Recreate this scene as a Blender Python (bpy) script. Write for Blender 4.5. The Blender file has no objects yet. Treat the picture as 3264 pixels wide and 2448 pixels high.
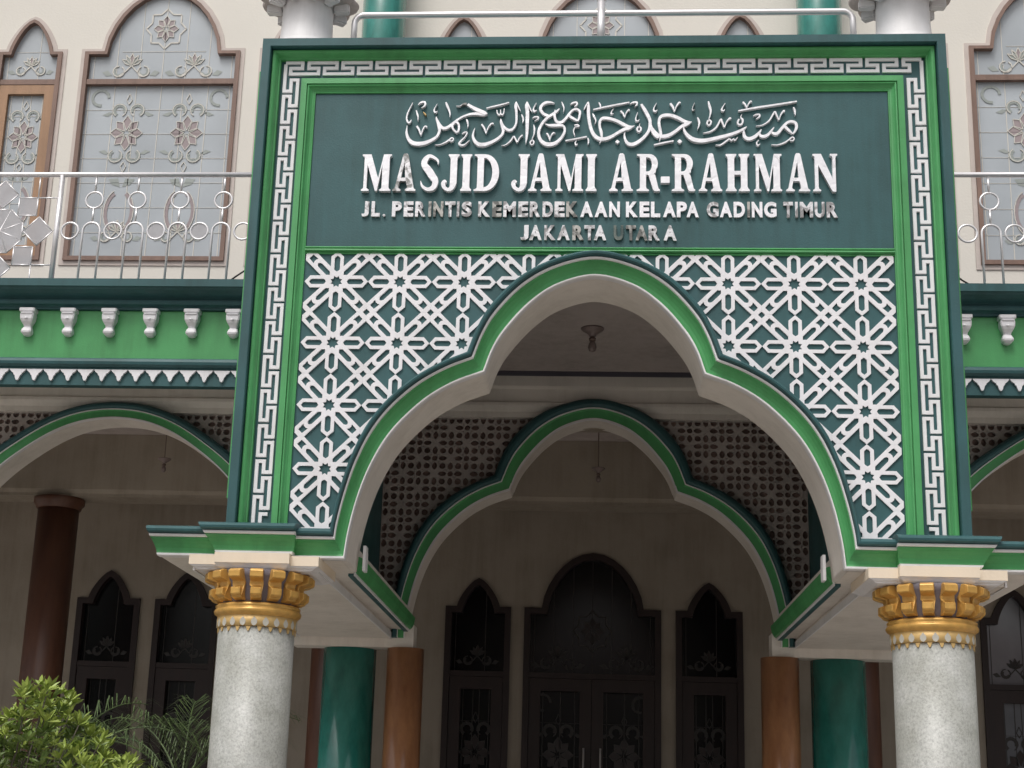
import bpy, bmesh, math, random
from mathutils import Vector, Matrix
random.seed(7)
S = bpy.context.scene
COL = S.collection
PI = math.pi
R = math.radians

# ------------------------------------------------------------------ camera
def make_camera():
    yaw, pitch, roll = -.0811, .2631, .0336
    f = Vector((math.sin(yaw)*math.cos(pitch), math.cos(yaw)*math.cos(pitch), math.sin(pitch)))
    r = f.cross(Vector((0, 0, 1))).normalized(); u = r.cross(f)
    c, s = math.cos(roll), math.sin(roll)
    r2, u2 = r*c+u*s, -r*s+u*c
    cam = bpy.data.cameras.new('camera'); o = bpy.data.objects.new('camera', cam); COL.objects.link(o)
    m = Matrix((r2, u2, -f)).transposed().to_4x4(); m.translation = Vector((.014, -9.8192, 1.518))
    o.matrix_world = m
    cam.sensor_fit = 'HORIZONTAL'; cam.sensor_width = 36; cam.lens = 4771.8/3264*36
    cam.shift_x = (1632-1523.65)/3264; cam.shift_y = (1311.07-1224)/3264
    cam.clip_start = .1; cam.clip_end = 600
    S.camera = o
make_camera()
# ------------------------------------------------------------------ sky and sun (overcast)
SUN_EL, SUN_AZ = R(58), R(200)      # azimuth from +Y clockwise: high, from behind the viewer's left shoulder
w = bpy.data.worlds.new("World"); S.world = w; w.use_nodes = True
nt = w.node_tree; nt.nodes.clear()
sky = nt.nodes.new('ShaderNodeTexSky'); sky.sky_type = 'NISHITA'; sky.sun_disc = False
sky.sun_elevation = SUN_EL; sky.sun_rotation = SUN_AZ; sky.air_density = 1.0; sky.dust_density = 6.0; sky.ozone_density = .6
hs = nt.nodes.new('ShaderNodeHueSaturation'); hs.inputs['Saturation'].default_value = .28
bg = nt.nodes.new('ShaderNodeBackground'); bg.inputs['Strength'].default_value = .12
wo = nt.nodes.new('ShaderNodeOutputWorld')
nt.links.new(sky.outputs[0], hs.inputs['Color']); nt.links.new(hs.outputs[0], bg.inputs[0]); nt.links.new(bg.outputs[0], wo.inputs[0])
sl = bpy.data.lights.new('sun', 'SUN'); sl.energy = 1.1; sl.angle = R(25); sl.color = (1, .975, .94)
so = bpy.data.objects.new('sun', sl); COL.objects.link(so)
d = Vector((math.sin(SUN_AZ)*math.cos(SUN_EL), math.cos(SUN_AZ)*math.cos(SUN_EL), math.sin(SUN_EL)))
so.rotation_euler = d.to_track_quat('Z', 'Y').to_euler(); so.location = d*30
S.view_settings.view_transform = 'Standard'; S.view_settings.look = 'None'
S.view_settings.gamma = 1; S.view_settings.use_curve_mapping = False; S.view_settings.exposure = 0.10
S.render.engine = 'CYCLES'; S.cycles.max_bounces = 8; S.cycles.diffuse_bounces = 5

# ------------------------------------------------------------------ materials
def lin(r, g, b): return tuple(((c/255+.055)/1.055)**2.4 if c > 10 else c/255/12.92 for c in (r, g, b))
def mat(name, col, rough=.55, bump=.15, bscale=60, var=.08, vscale=3, metal=0, spec=.5, col2=None, streak=0, coat=0, grime=0):
    m = bpy.data.materials.new(name); m.use_nodes = True; n = m.node_tree.nodes; l = m.node_tree.links
    b = n['Principled BSDF']; b.inputs['Roughness'].default_value = rough; b.inputs['Metallic'].default_value = metal
    b.inputs['Specular IOR Level'].default_value = spec
    if coat: b.inputs['Coat Weight'].default_value = coat; b.inputs['Coat Roughness'].default_value = .08
    tc = n.new('ShaderNodeTexCoord'); mp = n.new('ShaderNodeMapping'); l.new(tc.outputs['Object'], mp.inputs[0])
    if streak: mp.inputs['Scale'].default_value = (1, 1, 1/streak)
    nz = n.new('ShaderNodeTexNoise'); nz.inputs['Scale'].default_value = vscale; nz.inputs['Detail'].default_value = 6; nz.inputs['Roughness'].default_value = .65
    l.new(mp.outputs[0], nz.inputs['Vector'])
    rp = n.new('ShaderNodeValToRGB'); rp.color_ramp.elements[0].position = .3; rp.color_ramp.elements[1].position = .7
    c2 = col2 if col2 else tuple(c*(1+var) for c in col)
    c1 = col if col2 else tuple(c*(1-var) for c in col)
    rp.color_ramp.elements[0].color = (*c1, 1); rp.color_ramp.elements[1].color = (*c2, 1)
    l.new(nz.outputs[0], rp.inputs[0]); l.new(rp.outputs[0], b.inputs['Base Color'])
    if grime:      # rain streaks and patches
        gm = n.new('ShaderNodeNewGeometry'); m2 = n.new('ShaderNodeMapping'); m2.inputs['Scale'].default_value = (7, 7, .55); l.new(gm.outputs['Position'], m2.inputs[0])
        g1 = n.new('ShaderNodeTexNoise'); g1.inputs['Scale'].default_value = 1.6; g1.inputs['Detail'].default_value = 7; g1.inputs['Roughness'].default_value = .7; l.new(m2.outputs[0], g1.inputs['Vector'])
        g2 = n.new('ShaderNodeTexNoise'); g2.inputs['Scale'].default_value = 2.3; g2.inputs['Detail'].default_value = 5; l.new(gm.outputs['Position'], g2.inputs['Vector'])
        ml_ = n.new('ShaderNodeMath'); ml_.operation = 'MULTIPLY'; l.new(g1.outputs[0], ml_.inputs[0]); l.new(g2.outputs[0], ml_.inputs[1])
        gr = n.new('ShaderNodeValToRGB'); gr.color_ramp.elements[0].position = .20; gr.color_ramp.elements[0].color = (1, 1, 1, 1); gr.color_ramp.elements[1].position = .40
        gr.color_ramp.elements[1].color = (1-grime, 1-grime*1.05, 1-grime*1.15, 1); l.new(ml_.outputs[0], gr.inputs[0])
        mm_ = n.new('ShaderNodeMix'); mm_.data_type = 'RGBA'; mm_.blend_type = 'MULTIPLY'; mm_.inputs[0].default_value = 1
        l.new(rp.outputs[0], mm_.inputs[6]); l.new(gr.outputs[0], mm_.inputs[7]); l.new(mm_.outputs[2], b.inputs['Base Color'])
        rr_ = n.new('ShaderNodeMapRange'); rr_.inputs[3].default_value = rough-.1; rr_.inputs[4].default_value = rough+.15; l.new(g2.outputs[0], rr_.inputs[0]); l.new(rr_.outputs[0], b.inputs['Roughness'])
    if bump:
        n2 = n.new('ShaderNodeTexNoise'); n2.inputs['Scale'].default_value = bscale; n2.inputs['Detail'].default_value = 4
        l.new(tc.outputs['Object'], n2.inputs['Vector'])
        bp = n.new('ShaderNodeBump'); bp.inputs['Strength'].default_value = bump; bp.inputs['Distance'].default_value = .01
        l.new(n2.outputs[0], bp.inputs['Height']); l.new(bp.outputs[0], b.inputs['Normal'])
    return m
M = {}
M['teal'] = mat('teal_paint', (.028, .100, .108), .5, .12, 90, .10, 2.2, grime=.22)
M['green'] = mat('green_paint', (.078, .345, .118), .42, .12, 80, .10, 2.5, grime=.20)
M['white'] = mat('white_paint', (.80, .79, .80), .45, .1, 70, .04, 4, grime=.10)
M['relief'] = mat('white_relief', (.84, .83, .86), .5, .12, 120, .04, 6, grime=.12)
M['cream'] = mat('cream_wall_paint', (.73, .695, .63), .6, .2, 40, .03, 1.2)
M['beam'] = mat('cream_beam_paint', (.78, .73, .67), .6, .15, 40, .06, 1.5, grime=.14)
M['abacus'] = mat('warm_cream_paint', (.82, .70, .55), .5, .1, 60, .04, 2, grime=.08)
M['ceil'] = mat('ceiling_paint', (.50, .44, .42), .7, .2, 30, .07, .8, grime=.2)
M['inner'] = mat('shaded_inner_wall', (.34, .295, .24), .7, .2, 30, .07, .8, grime=.2)  # colour darkened below the cream walls to add to the interior shade
M['screen'] = mat('cast_screen_grey', (.46, .41, .385), .7, .3, 90, .12, 5)
M['gold'] = mat('gold_paint', (.66, .38, .10), .33, .1, 60, .20, 14, metal=.3)
M['gold2'] = mat('pale_gold_paint', (.62, .42, .17), .45, .1, 60, .15, 14, metal=.2)
M['shadowgrey'] = mat('recess_shade_grey', (.16, .14, .16), .7, .1, 60, .1, 4)  # shade of recesses put into the colour: slab gap and capital core
M['wood'] = mat('brown_window_wood', (.215, .135, .105), .5, .2, 60, .22, 9, streak=6)
M['wood_light'] = mat('light_brown_wood', (.36, .21, .12), .5, .2, 60, .18, 9, streak=8)
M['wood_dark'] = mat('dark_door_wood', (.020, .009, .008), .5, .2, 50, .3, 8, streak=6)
M['winmargin'] = mat('window_surround_pinkish', (.58, .51, .47), .7, .1, 60, .08, 4)
M['marble'] = mat('green_marble', (.008, .12, .095), .22, 0, 1, 0, 5, col2=(.035, .27, .225), streak=2.5, coat=.4)
M['brownmarble'] = mat('brown_marble', (.22, .085, .04), .28, 0, 1, 0, 5, col2=(.46, .22, .10), streak=3, coat=.3)
M['redwood'] = mat('dark_red_column', (.060, .022, .014), .4, 0, 1, 0, 5, col2=(.13, .055, .032), streak=4)
M['steel'] = mat('stainless_steel', (.82, .80, .81), .32, .05, 30, .04, 20, metal=.55)
M['hole_shade'] = mat('brown_hole_shade', (.27, .19, .165), .7, .1, 30, .5, 7)  # brown tone stands in for the shade seen through the screen holes
M['housewall'] = mat('neighbour_wall', (.30, .28, .25), .8, .2, 30, .1, 1)
M['houseroof'] = mat('neighbour_roof', (.16, .07, .05), .8, .3, 30, .2, 3)
M['treeleaf'] = mat('far_tree_leaf', (.03, .06, .015), .6, .1, 30, .3, 3)
M['acrylic'] = mat('milky_panel', (.52, .51, .53), .3, .05, 20, .10, 7)
b_ = M['acrylic'].node_tree.nodes['Principled BSDF']; b_.inputs['Alpha'].default_value = .72
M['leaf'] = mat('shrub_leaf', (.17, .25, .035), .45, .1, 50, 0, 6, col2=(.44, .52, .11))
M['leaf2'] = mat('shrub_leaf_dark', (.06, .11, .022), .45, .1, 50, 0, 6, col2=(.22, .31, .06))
M['palm'] = mat('palm_leaf', (.028, .055, .018), .45, .1, 50, 0, 6, col2=(.10, .15, .045))
M['bark'] = mat('grey_bark', (.10, .085, .065), .8, .5, 60, .25, 12)
M['ground'] = mat('paved_ground', (.33, .305, .28), .85, .3, 30, .15, 1.5)
M['floor'] = mat('porch_floor', (.36, .33, .30), .35, .1, 20, .1, 2)
M['cord'] = mat('black_cable', (.02, .02, .02), .6, 0)
M['lampglass'] = mat('frosted_lamp_glass', (.22, .17, .16), .35, 0)
M['lampmetal'] = mat('brown_lamp_metal', (.16, .11, .09), .4, 0)
M['leafpale'] = mat('pale_grey_leaf', (.50, .48, .42), .5, .1, 60, .08, 8)
M['lead'] = mat('lead_came', (.62, .60, .55), .5, 0)
M['leafglass'] = mat('grey_green_glass', (.34, .37, .35), .25, 0)
M['petalglass'] = mat('dusty_pink_glass', (.34, .28, .285), .25, 0)
M['leadd'] = mat('dark_lead_came', (.028, .024, .022), .45, 0)
M['petald'] = mat('dark_red_glass', (.022, .012, .011), .3, 0)

def granite():
    m = bpy.data.materials.new('speckled_granite'); m.use_nodes = True; n = m.node_tree.nodes; l = m.node_tree.links
    b = n['Principled BSDF']; b.inputs['Roughness'].default_value = .42
    tc = n.new('ShaderNodeTexCoord')
    a = n.new('ShaderNodeTexNoise'); a.inputs['Scale'].default_value = 60; a.inputs['Detail'].default_value = 5; a.inputs['Roughness'].default_value = .8
    c = n.new('ShaderNodeTexNoise'); c.inputs['Scale'].default_value = 5; c.inputs['Detail'].default_value = 4
    v = n.new('ShaderNodeTexVoronoi'); v.inputs['Scale'].default_value = 70
    for q in (a, c, v): l.new(tc.outputs['Object'], q.inputs['Vector'])
    r = n.new('ShaderNodeValToRGB'); e = r.color_ramp.elements
    e[0].position = .34; e[0].color = (.27, .275, .26, 1); e[1].position = .66; e[1].color = (.50, .50, .48, 1)
    x = e.new(.5); x.color = (.40, .405, .385, 1)
    l.new(a.outputs[0], r.inputs[0])
    r2 = n.new('ShaderNodeValToRGB'); r2.color_ramp.elements[0].position = .3; r2.color_ramp.elements[0].color = (.80, .80, .76, 1); r2.color_ramp.elements[1].position = .7; r2.color_ramp.elements[1].color = (1.1, 1.1, 1.1, 1)
    l.new(c.outputs[0], r2.inputs[0])
    mx = n.new('ShaderNodeMix'); mx.data_type = 'RGBA'; mx.blend_type = 'MULTIPLY'; mx.inputs[0].default_value = 1
    l.new(r.outputs[0], mx.inputs[6]); l.new(r2.outputs[0], mx.inputs[7])
    l.new(mx.outputs[2], b.inputs['Base Color'])
    bp = n.new('ShaderNodeBump'); bp.inputs['Strength'].default_value = .25; bp.inputs['Distance'].default_value = .004
    l.new(v.outputs[0], bp.inputs['Height']); l.new(bp.outputs[0], b.inputs['Normal'])
    return m
M['granite'] = granite()
def glass(name, col, rough, spec, bump=.02, wave=2.0):
    m = bpy.data.materials.new(name); m.use_nodes = True; n = m.node_tree.nodes; l = m.node_tree.links
    b = n['Principled BSDF']; b.inputs['Base Color'].default_value = (*col, 1); b.inputs['Roughness'].default_value = rough
    b.inputs['Specular IOR Level'].default_value = spec
    tc = n.new('ShaderNodeTexCoord'); a = n.new('ShaderNodeTexNoise'); a.inputs['Scale'].default_value = wave; a.inputs['Detail'].default_value = 3
    l.new(tc.outputs['Object'], a.inputs['Vector'])
    r = n.new('ShaderNodeValToRGB'); r.color_ramp.elements[0].position = .3; r.color_ramp.elements[1].position = .7
    r.color_ramp.elements[0].color = (*[c*.86 for c in col], 1); r.color_ramp.elements[1].color = (*[c*1.14 for c in col], 1)
    l.new(a.outputs[0], r.inputs[0]); l.new(r.outputs[0], b.inputs['Base Color'])
    bp = n.new('ShaderNodeBump'); bp.inputs['Strength'].default_value = bump; bp.inputs['Distance'].default_value = .05
    l.new(a.outputs[0], bp.inputs['Height']); l.new(bp.outputs[0], b.inputs['Normal'])
    return m
M['glass'] = glass('frosted_window_glass', (.41, .445, .475), .25, .8, .03, 1.2)
M['glassd'] = glass('dark_door_glass', (.006, .006, .007), .16, .35, .02)
M['glassr'] = glass('painted_reflection_glass', (.17, .18, .205), .10, 1.0, .02)  # paler base colour stands in for the reflected sky
def letter_metal(name, base, dark, thr, rough=.28):
    m = bpy.data.materials.new(name); m.use_nodes = True; n = m.node_tree.nodes; l = m.node_tree.links
    b = n['Principled BSDF']; b.inputs['Roughness'].default_value = rough; b.inputs['Metallic'].default_value = .3
    gm = n.new('ShaderNodeNewGeometry'); a = n.new('ShaderNodeTexNoise'); a.inputs['Scale'].default_value = 14; a.inputs['Detail'].default_value = 5; a.inputs['Distortion'].default_value = .8
    l.new(gm.outputs['Position'], a.inputs['Vector'])
    r = n.new('ShaderNodeValToRGB'); e = r.color_ramp.elements
    e[0].position = thr-.05; e[0].color = (*dark, 1); e[1].position = thr+.05; e[1].color = (*base, 1)
    l.new(a.outputs[0], r.inputs[0]); l.new(r.outputs[0], b.inputs['Base Color'])
    bp = n.new('ShaderNodeBump'); bp.inputs['Strength'].default_value = .25; bp.inputs['Distance'].default_value = .02
    l.new(a.outputs[0], bp.inputs['Height']); l.new(bp.outputs[0], b.inputs['Normal'])
    return m
M['let'] = letter_metal('letter_white_metal', (.90, .89, .92), (.72, .71, .73), .34)
M['let_patchy'] = letter_metal('letter_peeling_metal', (.84, .83, .85), (.26, .26, .25), .47)
M['let_small'] = letter_metal('small_letter_steel', (.78, .77, .79), (.30, .29, .29), .47)
M['let_dull'] = letter_metal('small_letter_tarnished', (.46, .45, .42), (.15, .15, .14), .50)
M['let_ghost'] = letter_metal('small_letter_bare', (.15, .175, .155), (.06, .085, .08), .5)

# ------------------------------------------------------------------ object helpers
ORG = {}
def thing(name, loc, label, cat, group=None, kind=None):
    o = bpy.data.objects.new(name, None); o.empty_display_size = .1; COL.objects.link(o); o.location = loc
    o['label'] = label; o['category'] = cat
    if group: o['group'] = group
    if kind: o['kind'] = kind
    ORG[o.name] = Vector(loc); return o
def link(name, me, m, parent=None, at=None, label=None, kind=None, cat=None, group=None, smooth=False):
    """me: mesh with vertices relative to `at` (world point)"""
    o = bpy.data.objects.new(name, me); COL.objects.link(o)
    if m is not None and len(me.materials) == 0: me.materials.append(m)
    p0 = ORG[parent.name] if parent else Vector((0, 0, 0))
    at = Vector(at) if at is not None else p0
    o.parent = parent; o.location = at-p0; ORG[o.name] = at
    if label: o['label'] = label
    if kind: o['kind'] = kind
    if cat: o['category'] = cat
    if group: o['group'] = group
    if smooth:
        for p in me.polygons: p.use_smooth = True
    return o
class MB:
    def __init__(s): s.v = []; s.f = []; s.sm = []
    def add(s, vs, fs, smooth=False):
        n = len(s.v); s.v += [tuple(v) for v in vs]; s.f += [tuple(i+n for i in f) for f in fs]; s.sm += [smooth]*len(fs); return s
    def box(s, x0, x1, y0, y1, z0, z1):
        return s.add([(x0, y0, z0), (x1, y0, z0), (x1, y1, z0), (x0, y1, z0), (x0, y0, z1), (x1, y0, z1), (x1, y1, z1), (x0, y1, z1)],
                     [(0, 3, 2, 1), (4, 5, 6, 7), (0, 1, 5, 4), (1, 2, 6, 5), (2, 3, 7, 6), (3, 0, 4, 7)])
    def prof_x(s, prof, x0, x1, smooth=False):       # closed (y,z) profile swept along X
        n = len(prof)
        vs = [(x0, y, z) for y, z in prof]+[(x1, y, z) for y, z in prof]
        fs = [(i, (i+1) % n, n+(i+1) % n, n+i) for i in range(n)]
        s.add(vs, fs, smooth); s.add(vs, [tuple(range(n-1, -1, -1)), tuple(range(n, 2*n))]); return s
    def loops(s, L, closed=True, caps=True, smooth=True):  # list of equally long vertex loops
        n = len(L[0]); vs = [p for l in L for p in l]; fs = []
        for i in range(len(L)-1):
            for j in range(n if closed else n-1):
                a, b = i*n+j, i*n+(j+1) % n
                fs.append((a, b, b+n, a+n))
        s.add(vs, fs, smooth)
        if caps: s.add(list(L[0]), [tuple(range(n-1, -1, -1))]); s.add(list(L[-1]), [tuple(range(n))])
        return s
    def lathe(s, prof, c=(0, 0, 0), n=32, smooth=True, caps=True):   # prof (r,z)
        L = [[(c[0]+r*math.cos(2*PI*k/n), c[1]+r*math.sin(2*PI*k/n), c[2]+z) for k in range(n)] for r, z in prof]
        return s.loops(L, True, caps, smooth)
    def tube(s, pts, r, n=8, closed=False):
        P = [Vector(p) for p in pts]; L = []; up = Vector((0, 0, 1))
        N = len(P)
        for i, p in enumerate(P):
            a = P[(i-1) % N] if closed or i > 0 else P[i]; b = P[(i+1) % N] if closed or i < N-1 else P[i]
            t = (b-a).normalized(); ref = Vector((0, 1, 0)) if abs(t.y) < .9 else Vector((1, 0, 0))
            u = t.cross(ref).normalized(); v = t.cross(u)
            rr = r[i] if isinstance(r, (list, tuple)) else r
            L.append([tuple(p+u*rr*math.cos(2*PI*k/n)+v*rr*math.sin(2*PI*k/n)) for k in range(n)])
        if closed: L.append(L[0])
        return s.loops(L, True, not closed, True)
    def mesh(s, name, at=(0, 0, 0), weld=True):
        me = bpy.data.meshes.new(name); a = Vector(at)
        me.from_pydata([Vector(v)-a for v in s.v], [], s.f); me.validate()
        for p, q in zip(me.polygons, s.sm): p.use_smooth = q
        bm = bmesh.new(); bm.from_mesh(me)
        if weld: bmesh.ops.remove_doubles(bm, verts=bm.verts, dist=1e-5)
        bmesh.ops.recalc_face_normals(bm, faces=bm.faces); bm.to_mesh(me); bm.free(); me.update()
        return me
    def build(s, name, m, parent=None, at=None, **k):
        a = Vector(at) if at is not None else (ORG[parent.name] if parent else Vector((0, 0, 0)))
        return link(name, s.mesh(name, a), m, parent, a, **k)
def shape(loops, y0, y1, bevel=0.0, at=(0, 0, 0)):
    """filled outline (first loop) with holes, in the XZ plane, solid from y0 (front) to y1 (back)"""
    cu = bpy.data.curves.new('c', 'CURVE'); cu.dimensions = '2D'; cu.fill_mode = 'BOTH'
    cu.extrude = (y1-y0)/2
    for lp in loops:
        sp = cu.splines.new('POLY'); sp.points.add(len(lp)-1); sp.use_cyclic_u = True
        for p, (x, z) in zip(sp.points, lp): p.co = (x-at[0], z-at[2], 0, 1)
    o = bpy.data.objects.new('tmp', cu); COL.objects.link(o)
    me = bpy.data.meshes.new_from_object(o.evaluated_get(bpy.context.evaluated_depsgraph_get()))
    bpy.data.objects.remove(o); bpy.data.curves.remove(cu)
    ym = (y0+y1)/2-at[1]
    for v in me.vertices: x, y, z = v.co; v.co = (x, ym-z, y)
    me.update(); return me
def crom(P, n=6, sym=False):
    """smooth curve through points"""
    out = []
    for i in range(len(P)-1):
        p0 = P[i-1] if i else ((-P[1][0], P[1][1]) if sym else tuple(2*a-b for a, b in zip(P[0], P[1]))); p1 = P[i]; p2 = P[i+1]
        p3 = P[i+2] if i+2 < len(P) else tuple(2*a-b for a, b in zip(P[-1], P[-2]))
        for k in range(n):
            t = k/n
            out.append(tuple(.5*((2*b)+(c-a)*t+(2*a-5*b+4*c-d_)*t*t+(3*b-a-3*c+d_)*t**3) for a, b, c, d_ in zip(p0, p1, p2, p3)))
    out.append(tuple(P[-1])); return out
def band(I, O, prof, y0, m, name, parent, at=None, **k):
    """moulding: closed (s, y) profile swept along matched curves I (s=0) and O (s=1)"""
    mb = MB(); L = []
    for (xi, zi), (xo, zo) in zip(I, O):
        L.append([(xi+(xo-xi)*s, y0+y, zi+(zo-zi)*s) for s, y in prof])
    mb.loops(L, True, True, False)
    return mb.build(name, m, parent, at, **k)

# ------------------------------------------------------------------ ground
g = MB(); g.box(-250, 250, -250, 250, -.3, 0); g.build('ground', M['ground'], kind='structure')
f = MB(); f.box(-14, 14, -.6, 9, .004, .15); f.build('porch_floor', M['floor'], kind='structure')

# ------------------------------------------------------------------ the mosque building
B = thing('mosque_building', (0, 4.4, 0), 'cream mosque facade with leaded arched windows, green and white balcony edge and dark arcaded porch', 'building')
YW, YA, YD = 4.4, 3.9, 7.5
def arch_pts(a, zs, h, p, q, n=14):
    pts = []
    for k in range(n+1):
        x = a*math.cos(PI*k/n) if False else a*(1-2*k/n)
        x = a*math.copysign(1-(1-abs(1-2*k/n))**1.6, 1-2*k/n)
        pts.append((x, zs+h*(max(0, 1-(abs(x)/a)**p))**q))
    return pts
def win_outline(w2, z0, zs, a, zt, p, q):
    return [(w2, z0), (w2, zs)]+arch_pts(a, zs, zt-zs, p, q)+[(-w2, zs), (-w2, z0)]
def petals(mb, ml, cx, cz, r, y, scale=1.0):
    for k in range(8):
        t = 2*PI*k/8; rr = r*(1 if k % 2 == 0 else .93)
        c, s_ = math.cos(t), math.sin(t)
        tip = (cx+rr*c, cz+rr*s_*1.15); bs = (cx+.16*r*c, cz+.16*r*s_)
        a = (cx+rr*.72*math.cos(t+.37), cz+rr*.82*math.sin(t+.37)); b = (cx+rr*.72*math.cos(t-.37), cz+rr*.82*math.sin(t-.37))
        mb.add([(p_[0], y, p_[1]) for p_ in (bs, b, tip, a)], [(0, 1, 2, 3)])
        for u, v in ((bs, b), (b, tip), (tip, a), (a, bs)): strip(ml, [u, v], .0075*scale, y-.006)
def strip(mb, pts, wd, y, th=.008):
    for (x0, z0), (x1, z1) in zip(pts[:-1], pts[1:]):
        dx, dz = x1-x0, z1-z0; L = math.hypot(dx, dz) or 1e-6; nx, nz = -dz/L*wd/2, dx/L*wd/2
        vs = [(x0+nx, y, z0+nz), (x1+nx, y, z1+nz), (x1-nx, y, z1-nz), (x0-nx, y, z0-nz)]
        mb.add(vs+[(a, b+th, c) for a, b, c in vs], [(0, 1, 2, 3), (0, 1, 5, 4), (1, 2, 6, 5), (2, 3, 7, 6), (3, 0, 4, 7)])
def arcpts(cx, cz, r, a0, a1, n=8, e=1.0): return [(cx+r*math.cos(R(a0+(a1-a0)*k/n)), cz+e*r*math.sin(R(a0+(a1-a0)*k/n))) for k in range(n+1)]
def lotus(mp, mg, ml, cx, cz, s, y):
    for ang, ln, wd in ((90, 1, .3), (62, .95, .22), (118, .95, .22), (35, .9, .24), (145, .9, .24)):
        c, sn = math.cos(R(ang)), math.sin(R(ang)); b = (cx, cz); tip = (cx+s*ln*c, cz+s*ln*sn)
        a = (cx+s*ln*.55*c-sn*s*wd*.6, cz+s*ln*.55*sn+c*s*wd*.6); d_ = (cx+s*ln*.55*c+sn*s*wd*.6, cz+s*ln*.55*sn-c*s*wd*.6)
        (mp if ang == 90 else mg).add([(p_[0], y, p_[1]) for p_ in (b, d_, tip, a)], [(0, 1, 2, 3)])
        for u, v in ((b, d_), (d_, tip), (tip, a), (a, b)): strip(ml, [u, v], .009, y-.006)
    for sg in (-1, 1):
        strip(ml, arcpts(cx+sg*s*.9, cz-s*.45, s*.42, 90 if sg > 0 else 90, 90-sg*330, 10), .012, y-.006)
        strip(mg, arcpts(cx+sg*s*.9, cz-s*.45, s*.34, 40 if sg > 0 else 140, 40-sg*200 if sg > 0 else 140+200, 8), .035, y-.003, .003)
        strip(ml, [(cx, cz), (cx+sg*s*.5, cz-s*.55), (cx+sg*s*.9, cz-s*.85)], .012, y-.006)
        mg.add([(cx+sg*s*1.35, y, cz-s*.75), (cx+sg*s*1.7, y, cz-s*.35), (cx+sg*s*2.1, y, cz-s*.5), (cx+sg*s*1.8, y, cz-s*.8)], [(0, 1, 2, 3)])
def scrolls(mg, ml, cx, cz, s, y, up=1):
    for sg in (-1, 1):
        strip(ml, arcpts(cx+sg*s*.55, cz, s*.42, -60*up if sg > 0 else 180+60*up, (-60*up+300*up) if sg > 0 else (180+60*up-300*up), 10), .010, y-.006)
        strip(mg, arcpts(cx+sg*s*.55, cz, s*.36, -60*up if sg > 0 else 180+60*up, (-60*up+260*up) if sg > 0 else (180+60*up-260*up), 10), .04, y-.003, .003)
        mg.add([(cx+sg*s*.95, y, cz-up*s*.15), (cx+sg*s*1.25, y, cz-up*s*.4), (cx+sg*s*1.6, y, cz-up*s*.3), (cx+sg*s*1.2, y, cz-up*s*.1)], [(0, 1, 2, 3)])
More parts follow.
